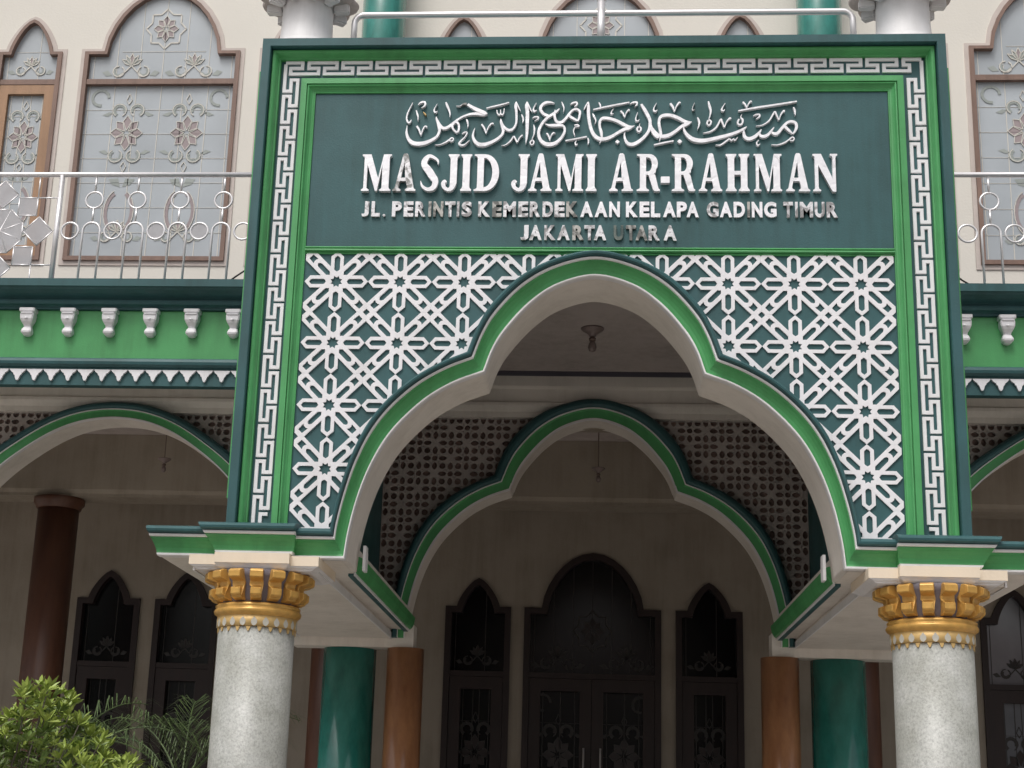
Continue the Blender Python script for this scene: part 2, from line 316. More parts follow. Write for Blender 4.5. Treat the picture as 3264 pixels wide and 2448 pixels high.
def make_window(name, w2, z0, zs, a, zt, p, q, ztr, Y, cx, mats, wide, casement, label):
    """window in the plane y=Y centred on x=cx; everything modelled about (cx, Y, z0)"""
    fr = .046 if mats == 'up' else .07
    wood, gl, led, pet, lf = (('wood', 'glass', 'lead', 'petalglass', 'leafglass') if mats == 'up' else ('wood_dark', 'glassd', 'leadd', 'petald', 'leadd'))
    at = (cx, Y, z0)
    out = win_outline(w2, z0, zs, a, zt, p, q); fa = .034 if mats == 'up' else fr; py = .03 if mats == 'up' else .06
    inn = win_outline(w2-fr, z0+fr, zs-fa, a-fa*.9, zt-fa*1.1, p, q)
    sh = lambda L: [(x+cx, z) for x, z in L]
    o = link(name, shape([sh(out), sh(inn)], Y-.035, Y+.09, .006, at), M[wood], B, at, label=label)
    if mats == 'up':   # painted plaster margin round the frame
        big = win_outline(w2+.045, z0-.05, zs+.04, a+.04, zt+.045, p, q)
        link('surround', shape([sh(big), sh(out)], Y-.012, Y+.02, 0, at), M['winmargin'], o, at)
    link('pane', shape([sh(win_outline(w2-fr+.01, z0+fr-.01, zs-fa+.01, a-fa*.9+.01, zt-fa*1.1+.01, p, q))], Y+py, Y+py+.015, 0, at), M[gl], o, at)
    t = MB(); t.box(cx-w2+fr-.002, cx+w2-fr+.002, Y-.025, Y+py-.002, ztr, ztr+.06); t.build('transom', M[wood], o, at)
    lowtop = ztr
    iw = w2-fr
    if casement:
        cw = .10 if mats == 'up' else .13
        nleaf = 2 if (wide and mats != 'up') else 1
        for k in range(nleaf):
            xa = -iw+k*(2*iw/nleaf)+.004; xb = -iw+(k+1)*(2*iw/nleaf)-.004
            L1 = [(xa, z0+fr+.004), (xb, z0+fr+.004), (xb, ztr-.004), (xa, ztr-.004)]
            L2 = [(xa+cw, z0+fr+cw*1.2), (xb-cw, z0+fr+cw*1.2), (xb-cw, ztr-cw*1.1), (xa+cw, ztr-cw*1.1)]
            link('casement', shape([sh(L1), sh(L2)], Y-.02, Y+py-.005, .005, at), M['wood_light' if mats == 'up' else wood], o, at)
    pm, gm, lm = MB(), MB(), MB(); y = Y+py-.004
    cw = .10 if casement and mats == 'up' else (.13 if casement else 0)
    x0, x1 = -iw+cw, iw-cw; zb, zl = z0+fr+cw, ztr-cw
    def inside_top(x): # height of the glass above the transom at x
        if abs(x) >= a-fa: return zs-fa
        return (zs-fa)+(zt-fa*1.1-zs+fa)*(max(0, 1-(abs(x)/(a-fa*.9))**p))**q
    nv = 6 if wide else 3
    for k in range(nv+1):
        x = x0+.04+(x1-x0-.08)*k/nv
        strip(lm, [(cx+x, zb), (cx+x+(.01 if k % 2 else -.01), zl)], .009, y)
        if k % 2 == 0 or wide: 
            xx = -iw+.05+(2*iw-.1)*k/nv
            strip(lm, [(cx+xx, ztr+.06), (cx+xx, inside_top(xx))], .008, y)
    nh = 7
    for k in range(1, nh):
        z = zb+(zl-zb)*k/nh; strip(lm, [(cx+x0, z), (cx+x1, z)], .0045, y)
    for z in (ztr+.06+(zs-ztr)*.9, ztr+.06+(zs-ztr)*1.9): 
        xx = a*.72 if z > zs else iw
        if z < inside_top(xx): strip(lm, [(cx-xx, z), (cx+xx, z)], .0045, y)
    fl = [-.325, .325] if wide else [0]
    H = zl-zb
    for fx in fl:
        if wide and mats != 'up': fx *= 1.15
        r = .175 if wide or mats != 'up' else .16
        zc = zb+H*.72
        petals(pm, lm, cx+fx, zc, r, y)
        scrolls(gm, lm, cx+fx, zc+r*1.5, r, y, 1); scrolls(gm, lm, cx+fx, zc-r*1.5, r, y, -1)
        for sg in (-1, 1): strip(lm, [(cx+fx, zc+sg*r*1.9), (cx+fx+.03, zc+sg*r*2.2), (cx+fx, zc+sg*r*2.6), (cx+fx-.03, zc+sg*r*2.2), (cx+fx, zc+sg*r*1.9)], .008, y-.006)
        # vase and lotus at the foot
        zv = zb+H*.20
        for sg in (-1, 1):
            strip(pm, arcpts(cx+fx-sg*.02, zv+.12, .15, 90+sg*(-80), 90+sg*(-270) if sg > 0 else 90+270-90, 8, 1.5) if False else arcpts(cx+fx, zv+.12, .14, 90-sg*25, 90-sg*150, 8, 1.6), .035, y-.002, .003)
            strip(lm, arcpts(cx+fx, zv+.12, .16, 90-sg*25, 90-sg*150, 8, 1.6), .009, y-.006)
            gm.add([(cx+fx+sg*.01, y, zv+.40), (cx+fx+sg*.10, y, zv+.43), (cx+fx+sg*.14, y, zv+.49), (cx+fx+sg*.04, y, zv+.50)], [(0, 1, 2, 3)])
        lotus(pm, gm, lm, cx+fx, zv-.10, .13, y)
        # lotus above the transom
        lotus(pm, gm, lm, cx+fx*1.05, ztr+.06+.18, .15 if wide else .12, y)
    if wide:
        r = .22; zc = ztr+.06+.62 if mats == 'up' else ztr+.55
        petals(pm, lm, cx, zc, r*.62, y)
        st = [(cx+(r if k % 2 == 0 else r*.78)*math.cos(2*PI*k/16), zc+(r if k % 2 == 0 else r*.78)*1.08*math.sin(2*PI*k/16)) for k in range(17)]
        strip(lm, st, .016, y-.004)
        for sg in (-1, 1):
            strip(gm, arcpts(cx+sg*(iw-.16), zl-.14, .09, 0, 280, 10), .03, y-.003, .003)
    lm.build('lead_lines', M[led], o, at, kind='stuff'); pm.build('flower_glass', M[pet], o, at, kind='stuff'); gm.build('leaf_glass', M[lf], o, at, kind='stuff')
    return o, out
def dup_tree(src, dx, label=None):
    c = src.copy(); COL.objects.link(c); c.location.x += dx; ORG[c.name] = ORG[src.name]+Vector((dx, 0, 0))
    if label: c['label'] = label
    for ch in list(src.children):
        k = ch.copy(); COL.objects.link(k); k.parent = c
    return c
UPW = dict(w2=.848, z0=6.92, zs=9.31, a=.635, zt=10.04, p=2.0, q=.60, ztr=8.925)
UPN = dict(w2=.35, z0=6.92, zs=9.31, a=.245, zt=9.70, p=1.6, q=.78, ztr=8.925)
LOW = dict(w2=.785, z0=.15, zs=3.85, a=.585, zt=4.50, p=1.9, q=.62, ztr=3.05)
LON = dict(w2=.38, z0=.15, zs=3.85, a=.25, zt=4.18, p=1.4, q=.75, ztr=3.05)
holes_up, holes_low = [], []
def off(L, dx): return [(x+dx, z) for x, z in L]
# upper windows
for c in (-4.66, .02, 4.64):
    side = 'left of the entrance' if c < -1 else ('right of the entrance' if c > 1 else 'behind the entrance parapet')
    if c == -4.66:
        ww, ow = make_window('window', **UPW, Y=YW, cx=c, mats='up', wide=True, casement=False, label=None)
        wn, on = make_window('window', **UPN, Y=YW, cx=c-1.45, mats='up', wide=False, casement=True, label=None)
        base_w, base_n = ww, wn
    else:
        dup_tree(base_w, c+4.66); dup_tree(base_n, (c-1.45)-(-4.66-1.45))
    dup_tree(base_n, (c+1.45)-(-4.66-1.45))
    holes_up += [off(ow, c), off(on, c-1.45), off(on, c+1.45)]
for i, k in enumerate((base_w, base_n)):
    k['label'] = ('wide leaded window with twin flower motifs', 'narrow leaded window with light brown casement')[i]
# upper wall with real openings
at = (0, YW, 6.0)
link('upper_wall', shape([[(-13, 6.0), (13, 6.0), (13, 12.4), (-13, 12.4)]]+holes_up, YW, YW+.22, 0, at), M['cream'], B, at)
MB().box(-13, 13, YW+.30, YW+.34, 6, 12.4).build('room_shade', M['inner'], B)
# hall doors and windows at the back of the porch
lw, olw = make_window('door', **LOW, Y=YD, cx=.01, mats='low', wide=True, casement=True, label='wide dark double door with arched fanlight')
ln, oln = make_window('door', **LON, Y=YD, cx=-1.31, mats='low', wide=False, casement=True, label='narrow dark arched door')
holes_low += [off(olw, .01), off(oln, -1.31)]
for c in (1.34, -4.75, -5.69, 4.75, 5.69): dup_tree(ln, c+1.31); holes_low.append(off(oln, c))
at = (0, YD, 0)
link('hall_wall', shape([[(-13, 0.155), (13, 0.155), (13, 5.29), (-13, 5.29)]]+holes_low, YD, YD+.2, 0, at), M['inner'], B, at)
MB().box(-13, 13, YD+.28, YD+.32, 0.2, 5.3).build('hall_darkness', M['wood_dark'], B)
for hx in (-.075, .115):
    m_ = MB(); m_.tube([(hx, YD-.045, 1.55), (hx, YD-.045, 2.28)], .011, 8)
    for hz in (1.62, 2.2): m_.tube([(hx, YD-.045, hz), (hx, YD-.008, hz)], .008, 6)
    m_.build('handle', M['steel'], lw)
# right-hand door pane: sky reflection put into a paler grey base
for o in [x for x in bpy.data.objects if x.parent and x.parent.type == 'MESH' and x.name.startswith('pane') and abs(ORG.get(x.parent.name, Vector((0, 0, 0))).x-4.75) < .01 and ORG[x.parent.name].y == YD]:
    o.data = o.data.copy(); o.data.materials[0] = M['glassr']
# slab, ceilings, cornices inside
MB().box(-13, 13, 2.98, YW-.004, 5.70, 6.05).build('balcony_slab', M['shadowgrey'], B)  # dark colour paints the shade in the gap above the ceiling edge
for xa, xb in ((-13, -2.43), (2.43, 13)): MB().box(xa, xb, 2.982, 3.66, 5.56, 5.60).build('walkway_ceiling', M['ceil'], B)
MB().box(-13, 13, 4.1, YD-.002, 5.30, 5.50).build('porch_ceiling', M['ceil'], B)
c = MB(); c.prof_x([(5.30, 5.298), (5.30, 4.70), (5.33, 4.66), (5.33, 4.63), (5.70, 4.63), (5.70, 5.298)], -13, 13); c.build('porch_beam', M['inner'], B)
c = MB(); c.prof_x([(YD-.16, 5.298), (YD-.16, 5.16), (YD-.12, 5.13), (YD-.12, 5.07), (YD-.06, 5.03), (YD-.003, 5.03), (YD-.003, 5.298)], -13, 13); c.build('ceiling_cornice', M['inner'], B)
c = MB(); c.prof_x([(4.42, 5.298), (4.42, 5.2), (4.36, 5.15), (4.12, 5.12), (4.12, 5.298)], -13, 13); c.build('ceiling_cornice', M['inner'], B)
# balcony fascia: teal lip, cove, bead, green panel, roll, teal strip
Yf = 2.9
FX = ((-13, -2.44), (2.44, 13))
for xa, xb in FX:
    m_ = MB(); m_.prof_x([(2.68, 6.10), (2.68, 6.03), (2.70, 6.025), (2.71, 6.01), (2.76, 5.985), (2.815, 5.965), (2.83, 5.95), (2.83, 5.94), (2.805, 5.935), (2.80, 5.92), (2.81, 5.90), (2.84, 5.893), (2.86, 5.88), (2.86, 5.865), (2.98, 5.86), (2.98, 6.10)], xa, xb)
    m_.build('cornice', M['teal'], B)
    m_ = MB(); m_.box(xa, xb, 2.89, 2.98, 5.405, 5.8595); m_.build('green_panel', M['green'], B)
    m_ = MB(); m_.prof_x([(2.89, 5.404), (2.86, 5.40), (2.835, 5.385), (2.825, 5.36), (2.83, 5.335), (2.85, 5.315), (2.87, 5.31), (2.87, 5.295), (2.98, 5.295), (2.98, 5.404)], xa, xb)
    m_.build('roll_moulding', M['teal'], B)
    m_ = MB(); m_.box(xa, xb, 2.885, 2.98, 5.15, 5.294); m_.build('valance_strip', M['teal'], B)
# white teeth of the valance, each its own piece
tw = .154
prof = [(-tw/2, 0), (tw/2, 0), (.062, -.022), (.047, -.034), (.040, -.036), (.036, -.052), (.024, -.062), (.018, -.085), (.010, -.102), (0, -.107)]
prof = prof+[(-x, z) for x, z in prof[-2:1:-1]]
tm = shape([prof], -.012, .012, .002); tm.materials.append(M['relief'])
k = 0
for sgn, xs in ((-1, 24), (1, 24)):
    for i in range(xs):
        x = (-2.55-i*.157) if sgn < 0 else (2.55+i*.157)
        link('valance_tooth', tm, None, B, (x, 2.872, 5.292))
# corbels under the cornice
cb = MB()
def rectloop(hw, y0, y1, z): return [(-hw, y1, z), (-hw, y0+.01, z), (-hw+.012, y0, z), (hw-.012, y0, z), (hw, y0+.01, z), (hw, y1, z)]
cb.loops([rectloop(h, y, 0, z) for h, y, z in ((.072, -.10, 0), (.072, -.10, -.028), (.062, -.09, -.034), (.060, -.088, -.04), (.064, -.092, -.06), (.060, -.09, -.10), (.050, -.078, -.125), (.036, -.05, -.15), (.034, -.045, -.165), (.042, -.062, -.185), (.048, -.072, -.21), (.046, -.068, -.225), (.028, -.045, -.245), (.008, -.02, -.25))], True, True, False)
cb.box(-.052, .052, -.101, -.09, -.052, -.044)
cb.lathe([(.001, -.012), (.014, -.008), (.019, 0), (.014, .008), (.001, .011)], (0, -.084, -.098), 10)
cbm = cb.mesh('corbel'); cbm.materials.append(M['relief'])
for i in range(11):
    for sgn in (-1, 1):
        x = (-3.26-.3825*i) if sgn < 0 else (3.20+.37*i)
        if abs(x) < 7.3: link('corbel', cbm, None, B, (x, 2.889, 5.855))
# arcade wall: beam with steps, piers
m_ = MB(); m_.prof_x([(3.82, 5.558), (3.82, 5.46), (3.86, 5.44), (3.86, 5.32), (3.83, 5.30), (3.83, 5.27), (3.88, 5.22), (3.88, 5.165), (4.1, 5.165), (4.1, 5.558)], -13, 13); m_.build('arcade_beam', M['beam'], B)
for sg in (-1, 1):
    a, b = sorted((sg*1.62, sg*2.74)); MB().box(a, b, 3.86, 4.1, 2.97, 3.18).build('pier_block', M['beam'], B)
# trefoil arch curves (shared by the entrance and the arcade)
Iu = [(0, 5.14), (.26, 5.07), (.45, 4.93), (.61, 4.74), (.69, 4.60), (.745, 4.44)]
Ou = [(0, 5.32), (.29, 5.255), (.525, 5.125), (.71, 4.93), (.805, 4.76), (.872, 4.575)]
Il = [(.745, 4.44), (.94, 4.365), (1.12, 4.255), (1.285, 4.10), (1.405, 3.945), (1.505, 3.745), (1.575, 3.53), (1.62, 3.31), (1.64, 3.13)]
Ol = [(.872, 4.575), (1.045, 4.50), (1.235, 4.385), (1.415, 4.22), (1.545, 4.035), (1.64, 3.81), (1.702, 3.58), (1.738, 3.40), (1.745, 3.335)]
def trefoil(n=7):
    I = crom(Iu, n, True)+crom(Il, n)[1:]; O = crom(Ou, n, True)+crom(Ol, n)[1:]
    return ([(-x, z) for x, z in I[::-1]]+I[1:], [(-x, z) for x, z in O[::-1]]+O[1:])
TI, TO = trefoil()
P_WI = [(0, .03), (0, -.03), (.03, -.042), (.085, -.042), (.105, -.03), (.105, .03)]
P_GR = [(.106, .03), (.106, -.024), (.17, -.018), (.28, -.020), (.40, -.032), (.50, -.052), (.565, -.078), (.60, -.078), (.60, .03)]
P_WO = [(.601, .03), (.601, -.088), (.625, -.097), (.68, -.097), (.705, -.088), (.705, .03)]
P_TE = [(.706, .03), (.706, -.082), (.722, -.105), (.76, -.125), (.83, -.128), (.91, -.112), (.97, -.075), (1, -.03), (1, .03)]
def trims(I, O, y0, parent, sc=1.0, names=('white_inner_line', 'green_cove', 'white_outer_line', 'teal_roll')):
    for pr, mm, nm in zip((P_WI, P_GR, P_WO, P_TE), ('white', 'green', 'white', 'teal'), names):
        band(I, O, [(s, y*sc) for s, y in pr], y0, M[mm], nm, parent)
def solid_between(I, back, m, name, parent, y0, y1):
    """thin soffit lining under a curve"""
    mb = MB(); L = []
    for (x, z), (x2, z2) in zip(I, back): L.append([(x, y0, z), (x, y1, z), (x2, y1, z2), (x2, y0, z2)])
    mb.loops(L, True, True, False); return mb.build(name, m, parent)
A_WI = [(0, .03), (0, -.02), (.065, -.02), (.065, .03)]
A_GR = [(.066, .03), (.066, -.012), (.42, -.016), (.49, -.03), (.49, .03)]
A_WO = [(.491, .03), (.491, -.042), (.545, -.042), (.545, .03)]
A_TE = [(.546, .03), (.546, -.030), (.60, -.046), (.70, -.056), (.82, -.054), (.93, -.036), (1, -.01), (1, .03)]
def trims2(I, O, y0, parent):
    O2 = [(i[0]+(o[0]-i[0])*1.10, i[1]+(o[1]-i[1])*1.10) for i, o in zip(I, O)]
    for pr, mm, nm in zip((A_WI, A_GR, A_WO, A_TE), ('white', 'green', 'white', 'teal'), ('white_inner_line', 'green_band', 'white_outer_line', 'dark_roll')): band(I, O2, pr, y0, M[mm], nm, parent)
# centre arcade arch
CI = [(x*1.035, z-.005 if z > 4.5 else z+.01) for x, z in TI]; CO = [(x*1.03+math.copysign(.012, x) if x else 0, z) for x, z in TO]
CI = [(CI[0][0], 3.055)]+CI+[(CI[-1][0], 3.055)]; CO = [(CO[0][0], 3.055)]+CO+[(CO[-1][0], 3.055)]
trims2(CI, CO, 3.82, B)
solid_between(CI, [(i[0]+(o[0]-i[0])*.5, i[1]+(o[1]-i[1])*.5) for i, o in zip(CI, CO)], M['beam'], 'arch_soffit', B, 3.852, 4.18)
# side arches
SI0 = [(0, 5.09), (.3, 5.055), (.57, 4.955), (.84, 4.785), (1.1, 4.57), (1.35, 4.28), (1.58, 3.90), (1.75, 3.45), (1.85, 3.06)]
SO0 = [(0, 5.235), (.33, 5.20), (.645, 5.085), (.95, 4.895), (1.25, 4.66), (1.52, 4.34), (1.76, 3.93), (1.935, 3.46), (2.03, 3.06)]
def mirror(c): c = crom(c, 6, True); return [(-x, z) for x, z in c[::-1]]+c[1:]
for cx in (-4.6, 4.6):
    SI = [(x+cx, z) for x, z in mirror(SI0)]; SO = [(x+cx, z) for x, z in mirror(SO0)]
    trims2(SI, SO, 3.82, B)
    solid_between(SI, [(i[0]+(o[0]-i[0])*.5, i[1]+(o[1]-i[1])*.5) for i, o in zip(SI, SO)], M['beam'], 'arch_soffit', B, 3.852, 4.18)
# pierced screens in the spandrels, with an added brown sheet darkening the holes
def inpoly(x, z, P):
    c = False
    for (x1, z1), (x2, z2) in zip(P, P[1:]+P[:1]):
        if (z1 > z) != (z2 > z) and x < (x2-x1)*(z-z1)/(z2-z1)+x1: c = not c
    return c
def ell(cx, cz, rx, rz, n=10, pt=0):
    out = []
    for k in range(n):
        t = 2*PI*k/n; x, z = rx*math.cos(t), rz*math.sin(t)
        if pt == 1: x *= 1+.18*(abs(math.cos(t))**6)
        if pt == 2: z *= 1+.18*(abs(math.sin(t))**6)
        out.append((cx+x, cz+z))
    return out
def screen(poly, y0, y1):
    xs = [p[0] for p in poly]; zs = [p[1] for p in poly]; holes = []; G = .075
    i0, i1 = int(min(xs)/G)-1, int(max(xs)/G)+2
    for j in range(0, 32):
        z = 5.145-j*G
        for i in range(i0, i1):
            x = i*G; A = (j % 2 == 1)
            ro = 0 if ((j-1)//2) % 2 == 0 else 2
            if A:
                ph = (i-ro) % 4
                if ph == 0: h = ell(x, z, .0275, .0275, 12)
                elif ph in (1, 3): h = ell(x, z, .034, .0255, 12, 1)
                else: continue
            else:
                # rosette above/below sits at alternate columns
                h = ell(x, z, .0255, .033, 12, 2) if i % 2 == 0 else ell(x, z, .0305, .0305, 12)
            h = [(px, min(pz, 5.159)) for px, pz in h]
            if all(inpoly(px, pz, poly) for px, pz in h): holes.append(h)
            if A and (i-ro) % 4 == 0:
                for dx in (-.036, .036):
                    for dz in (-.036, .036):
                        q_ = [(x+dx+.006, z+dz), (x+dx, z+dz+.006), (x+dx-.006, z+dz), (x+dx, z+dz-.006)]
                        if all(inpoly(px, pz, poly) for px, pz in q_): holes.append(q_)
    return shape([poly]+holes, y0, y1, 0, (0, y0, 0))
half = [(x, z) for x, z in CO if x >= 0]
side = mirror(SO0)
for sg in (-1, 1):
    p = [(sg*(x-.03), z) for x, z in half if z < 5.17]
    poly = [(sg*2.40, 3.182), (sg*2.40, 5.164), (p[0][0], 5.164)]+[q_ for q_ in p if q_[1] > 3.19]+[(p[-1][0], 3.182)]
    link('pierced_screen', screen(poly, 3.93, 3.955), M['screen'], B, (0, 3.93, 0)); link('hole_shade_sheet', shape([poly], 3.985, 4.0, 0, (0, 4.03, 0)), M['hole_shade'], B, (0, 4.03, 0))
    s2 = [(sg*4.6+x*.985, z) for x, z in side if z < 5.15]
    lf = [p_ for p_ in s2 if p_[0] < sg*4.6]; rt = [p_ for p_ in s2 if p_[0] > sg*4.6]
    for grp, lim in ((lf, sg*4.6-2.25 if sg < 0 else 2.402), (rt, -2.402 if sg < 0 else sg*4.6+2.25)):
        g2 = sorted([p_ for p_ in grp if p_[1] > 3.08], key=lambda p_: p_[1])
        poly = [(lim, g2[0][1])]+g2+[(g2[-1][0], 5.164), (lim, 5.164)]
        link('pierced_screen', screen(poly, 3.931, 3.956), M['screen'], B, (0, 3.931, 0)); link('hole_shade_sheet', shape([poly], 3.986, 4.001, 0, (0, 4.03, 0)), M['hole_shade'], B, (0, 4.03, 0))

# ------------------------------------------------------------------ columns of the building
def col(name, x, y, r, z0, z1, m, label, group, flare=0, rings=()):
    t = thing(name, (x, y, z0), label, 'column', group)
    s = MB(); s.lathe([(r, 0), (r, (z1-z0)-(.12 if flare else 0))], (x, y, z0), 40); s.build('shaft', m, t)
    if flare:
        c = MB(); c.lathe([(r+.001, 0), (r+.02, .01), (r+.02, .03), (r+.05, .06), (r+flare, .10), (r+flare, .118)], (x, y, z1-.12), 40); c.build('capital', m, t)
    b_ = MB(); b_.lathe([(r+.07, 0), (r+.07, .08), (r+.03, .11), (r+.03, .15), (r+.002, .17)], (x, y, z0), 40); b_.build('base', m, t)
    return t
for sg, sd in ((-1, 'left'), (1, 'right')):
    col('marble_column', sg*2.24, 4.13, .245, .15, 2.969, M['marble'], f'glossy dark green marble column under the porch beam behind the {sd} granite column', 'green marble columns')
    col('marble_column', sg*2.24, 4.10, .225, 6.05, 12.3, M['marble'], f'bright green marble column on the upper floor behind the {sd} end of the parapet railing', 'green marble columns')
    col('brown_column', sg*1.70, 3.98, .17, .15, 2.969, M['brownmarble'], f'orange brown marble column under the {sd} foot of the inner trefoil arch', 'brown marble columns')
    col('red_column', sg*2.66, 5.5, .20, .15, 4.628, M['redwood'], f'dark red column half hidden behind the green marble column on the {sd}', 'dark red columns in the porch')
    col('red_column', sg*5.68, 5.5, .215, .15, 4.628, M['redwood'], f'dark red column with flared top standing in the porch bay at the far {sd}', 'dark red columns in the porch', flare=.05)

# ------------------------------------------------------------------ entrance portal
Pt = thing('entrance_portal', (0, .2, 0), 'projecting green and teal entrance portal with white star lattice, key pattern border and trefoil arch', 'portal')
# wall body (cream soffit) and teal facing
inner = [(x, z) for x, z in TI]
inner = [(inner[0][0], 3.13)]+inner[1:-1]+[(inner[-1][0], 3.13)]
ibk = [(x, z) for x, z in inner]
body = [(-2.44, 3.13)]+inner+[(2.44, 3.13), (2.44, 6.90), (-2.44, 6.90)]
at = (0, 0, 0)
link('wall', shape([body], .021, .50, 0, at), M['beam'], Pt, at)
mid = [(i[0]+(o[0]-i[0])*.3, i[1]+(o[1]-i[1])*.3) for i, o in zip(TI, TO)]
face = [(-2.44, 3.20)]+[(mid[0][0], 3.20)]+[p_ for p_ in mid if p_[1] > 3.21]+[(mid[-1][0], 3.20), (2.44, 3.20), (2.44, 6.90), (-2.44, 6.90)]
link('facing', shape([face], .0, .02, 0, at), M['teal'], Pt, at)
# side walls, roof, coping
for sg in (-1, 1):
    a, b = sorted((sg*1.97, sg*2.42)); MB().box(a, b, .502, 3.855, 3.36, 6.90).build('side_wall', M['teal'], Pt)
    a, b = sorted((sg*2.442, sg*2.497)); 
    m_ = MB(); m_.loops([[(sg*2.442, .09, z), (sg*(2.442+w_), .09, z), (sg*(2.442+w_), .52, z), (sg*2.442, .52, z)] for w_, z in ((.002, 3.42), (.03, 3.50), (.045, 3.55), (.045, 6.80), (.02, 6.84))], True, True, False); m_.build('side_flange', M['teal'], Pt)
    MB().box(*sorted((sg*2.4875, sg*2.503)), .10, .50, 3.56, 6.79).build('green_edge', M['green'], Pt)
MB().box(-2.42, 2.42, .502, 2.97, 6.70, 6.90).build('roof', M['ceil'], Pt)
MB().box(-1.968, 1.968, .502, 3.66, 5.561, 5.60).build('ceiling', M['ceil'], Pt)
# coping strip so the top edge reads teal
MB().box(-2.43, 2.43, -.10, .52, 6.9005, 6.93).build('coping', M['teal'], Pt)
MB().box(-2.44, 2.44, .02, .52, 6.931, 6.995).build('coping', M['teal'], Pt)
# outer frame moulding (mitred), swept around left-top-right
def frame(x_out, z_top, prof, m, name, zb=3.30, at=None):
    """prof closed (d, y): d = inward offset"""
    mb = MB(); L = []
    for sx, top in ((-1, 0), (-1, 1), (1, 1), (1, 0)):
        L.append([(sx*(x_out-d_), y, (z_top-d_) if top else zb) for d_, y in prof])
    mb.loops(L, True, True, False); return mb.build(name, m, Pt)
frame(2.437, 6.935, [(0, -.101), (0, -.13), (.058, -.13), (.062, -.125), (.064, -.02), (.03, -.02), (.03, -.101)], M['teal'], 'outer_frame')
MB().box(-2.44, -2.42, -.10, .02, 3.3, 6.8985).build('outer_frame_side', M['teal'], Pt); MB().box(2.42, 2.44, -.10, .02, 3.3, 6.8985).build('outer_frame_side', M['teal'], Pt)
frame(2.437, 6.935, [(.068, -.015), (.068, -.082), (.073, -.086), (.084, -.087), (.094, -.080), (.103, -.066), (.110, -.050), (.114, -.040), (.120, -.038), (.122, -.030), (.122, .01), (.068, .01)], M['green'], 'green_cove_frame')
frame(2.46, 6.965, [(.310, .01), (.310, -.050), (.352, -.052), (.355, -.036), (.359, -.036), (.361, -.048), (.368, -.046), (.378, -.030), (.392, -.018), (.404, -.014), (.408, -.018), (.414, -.016), (.414, .01)], M['green'], 'green_inner_frame')
# divider between sign and lattice
m_ = MB(); m_.prof_x([(.01, 5.362), (-.020, 5.360), (-.026, 5.352), (-.018, 5.346), (-.012, 5.342), (-.030, 5.338), (-.034, 5.330), (-.028, 5.324), (-.010, 5.320), (-.018, 5.314), (-.014, 5.308), (.01, 5.306)], -2.045, 2.045); m_.build('divider_moulding', M['green'], Pt)

# key pattern (meander) in relief
def meander(pts, wd, y0, y1):
    n = len(pts); Lf, Rt = [], []
    for i, p in enumerate(pts):
        p = Vector(p)
        d0 = (Vector(pts[i])-Vector(pts[i-1])).normalized() if i else None
        d1 = (Vector(pts[i+1])-Vector(pts[i])).normalized() if i < n-1 else None
        if d0 is None: d0 = d1
        if d1 is None: d1 = d0
        n0, n1 = Vector((-d0.y, d0.x)), Vector((-d1.y, d1.x)); mt = (n0+n1)
        mt = mt/(mt.dot(n0) or 1)
        Lf.append(p+mt*wd/2); Rt.append(p-mt*wd/2)
    mb = MB(); L = []; bv = .0025
    for a, b in zip(Lf, Rt):
        c = (a-b).normalized()*bv
        a2, b2 = a-c, b+c
        L.append([(a.x, y1, a.y), (a.x, y0+bv, a.y), (a2.x, y0, a2.y), (b2.x, y0, b2.y), (b.x, y0+bv, b.y), (b.x, y1, b.y)])
    mb.loops(L, True, True, False); return mb
LW = .0255; p_ = .25125
pts = [(-2.282, 6.80), (-2.158, 6.80), (-2.158, 6.755), (-2.11-p_+.1177, 6.755), (-2.11-p_+.1177, 6.709)]
for k in range(17):
    s = -2.11+p_*k
    pts += [(s-p_+.3244, 6.709), (s-p_+.3244, 6.755), (s, 6.755), (s, 6.80), (s+.2067, 6.80), (s+.2067, 6.755), (s+.1177, 6.755), (s+.1177, 6.709)]
s = -2.11+p_*17
pts += [(2.205, 6.709), (2.205, 6.755), (2.165, 6.755), (2.165, 6.80), (2.290, 6.80)]
meander(pts, LW, -.015, .004).build('key_pattern', M['relief'], Pt)
for sg, s1, xo in ((-1, 6.53, 2.282), (1, 6.51, 2.290)):
    pv = .2485; xm, xi = xo-.048, xo-.097
    X = lambda x: sg*x
    e0 = s1+pv-.2067
    pts = [(X(xo), 6.80-LW/2-.001), (X(xo), e0), (X(xm), e0), (X(xm), s1+pv-.1177), (X(xi), s1+pv-.1177)]
    k = 0
    while True:
        s = s1-pv*k
        pts += [(X(xi), s+pv-.3244), (X(xm), s+pv-.3244), (X(xm), s), (X(xo), s), (X(xo), s-.2067), (X(xm), s-.2067), (X(xm), s-.1177), (X(xi), s-.1177)]
        k += 1
        if s < 3.55: break
    meander(pts, LW, -.015, .004).build('key_pattern', M['relief'], Pt)

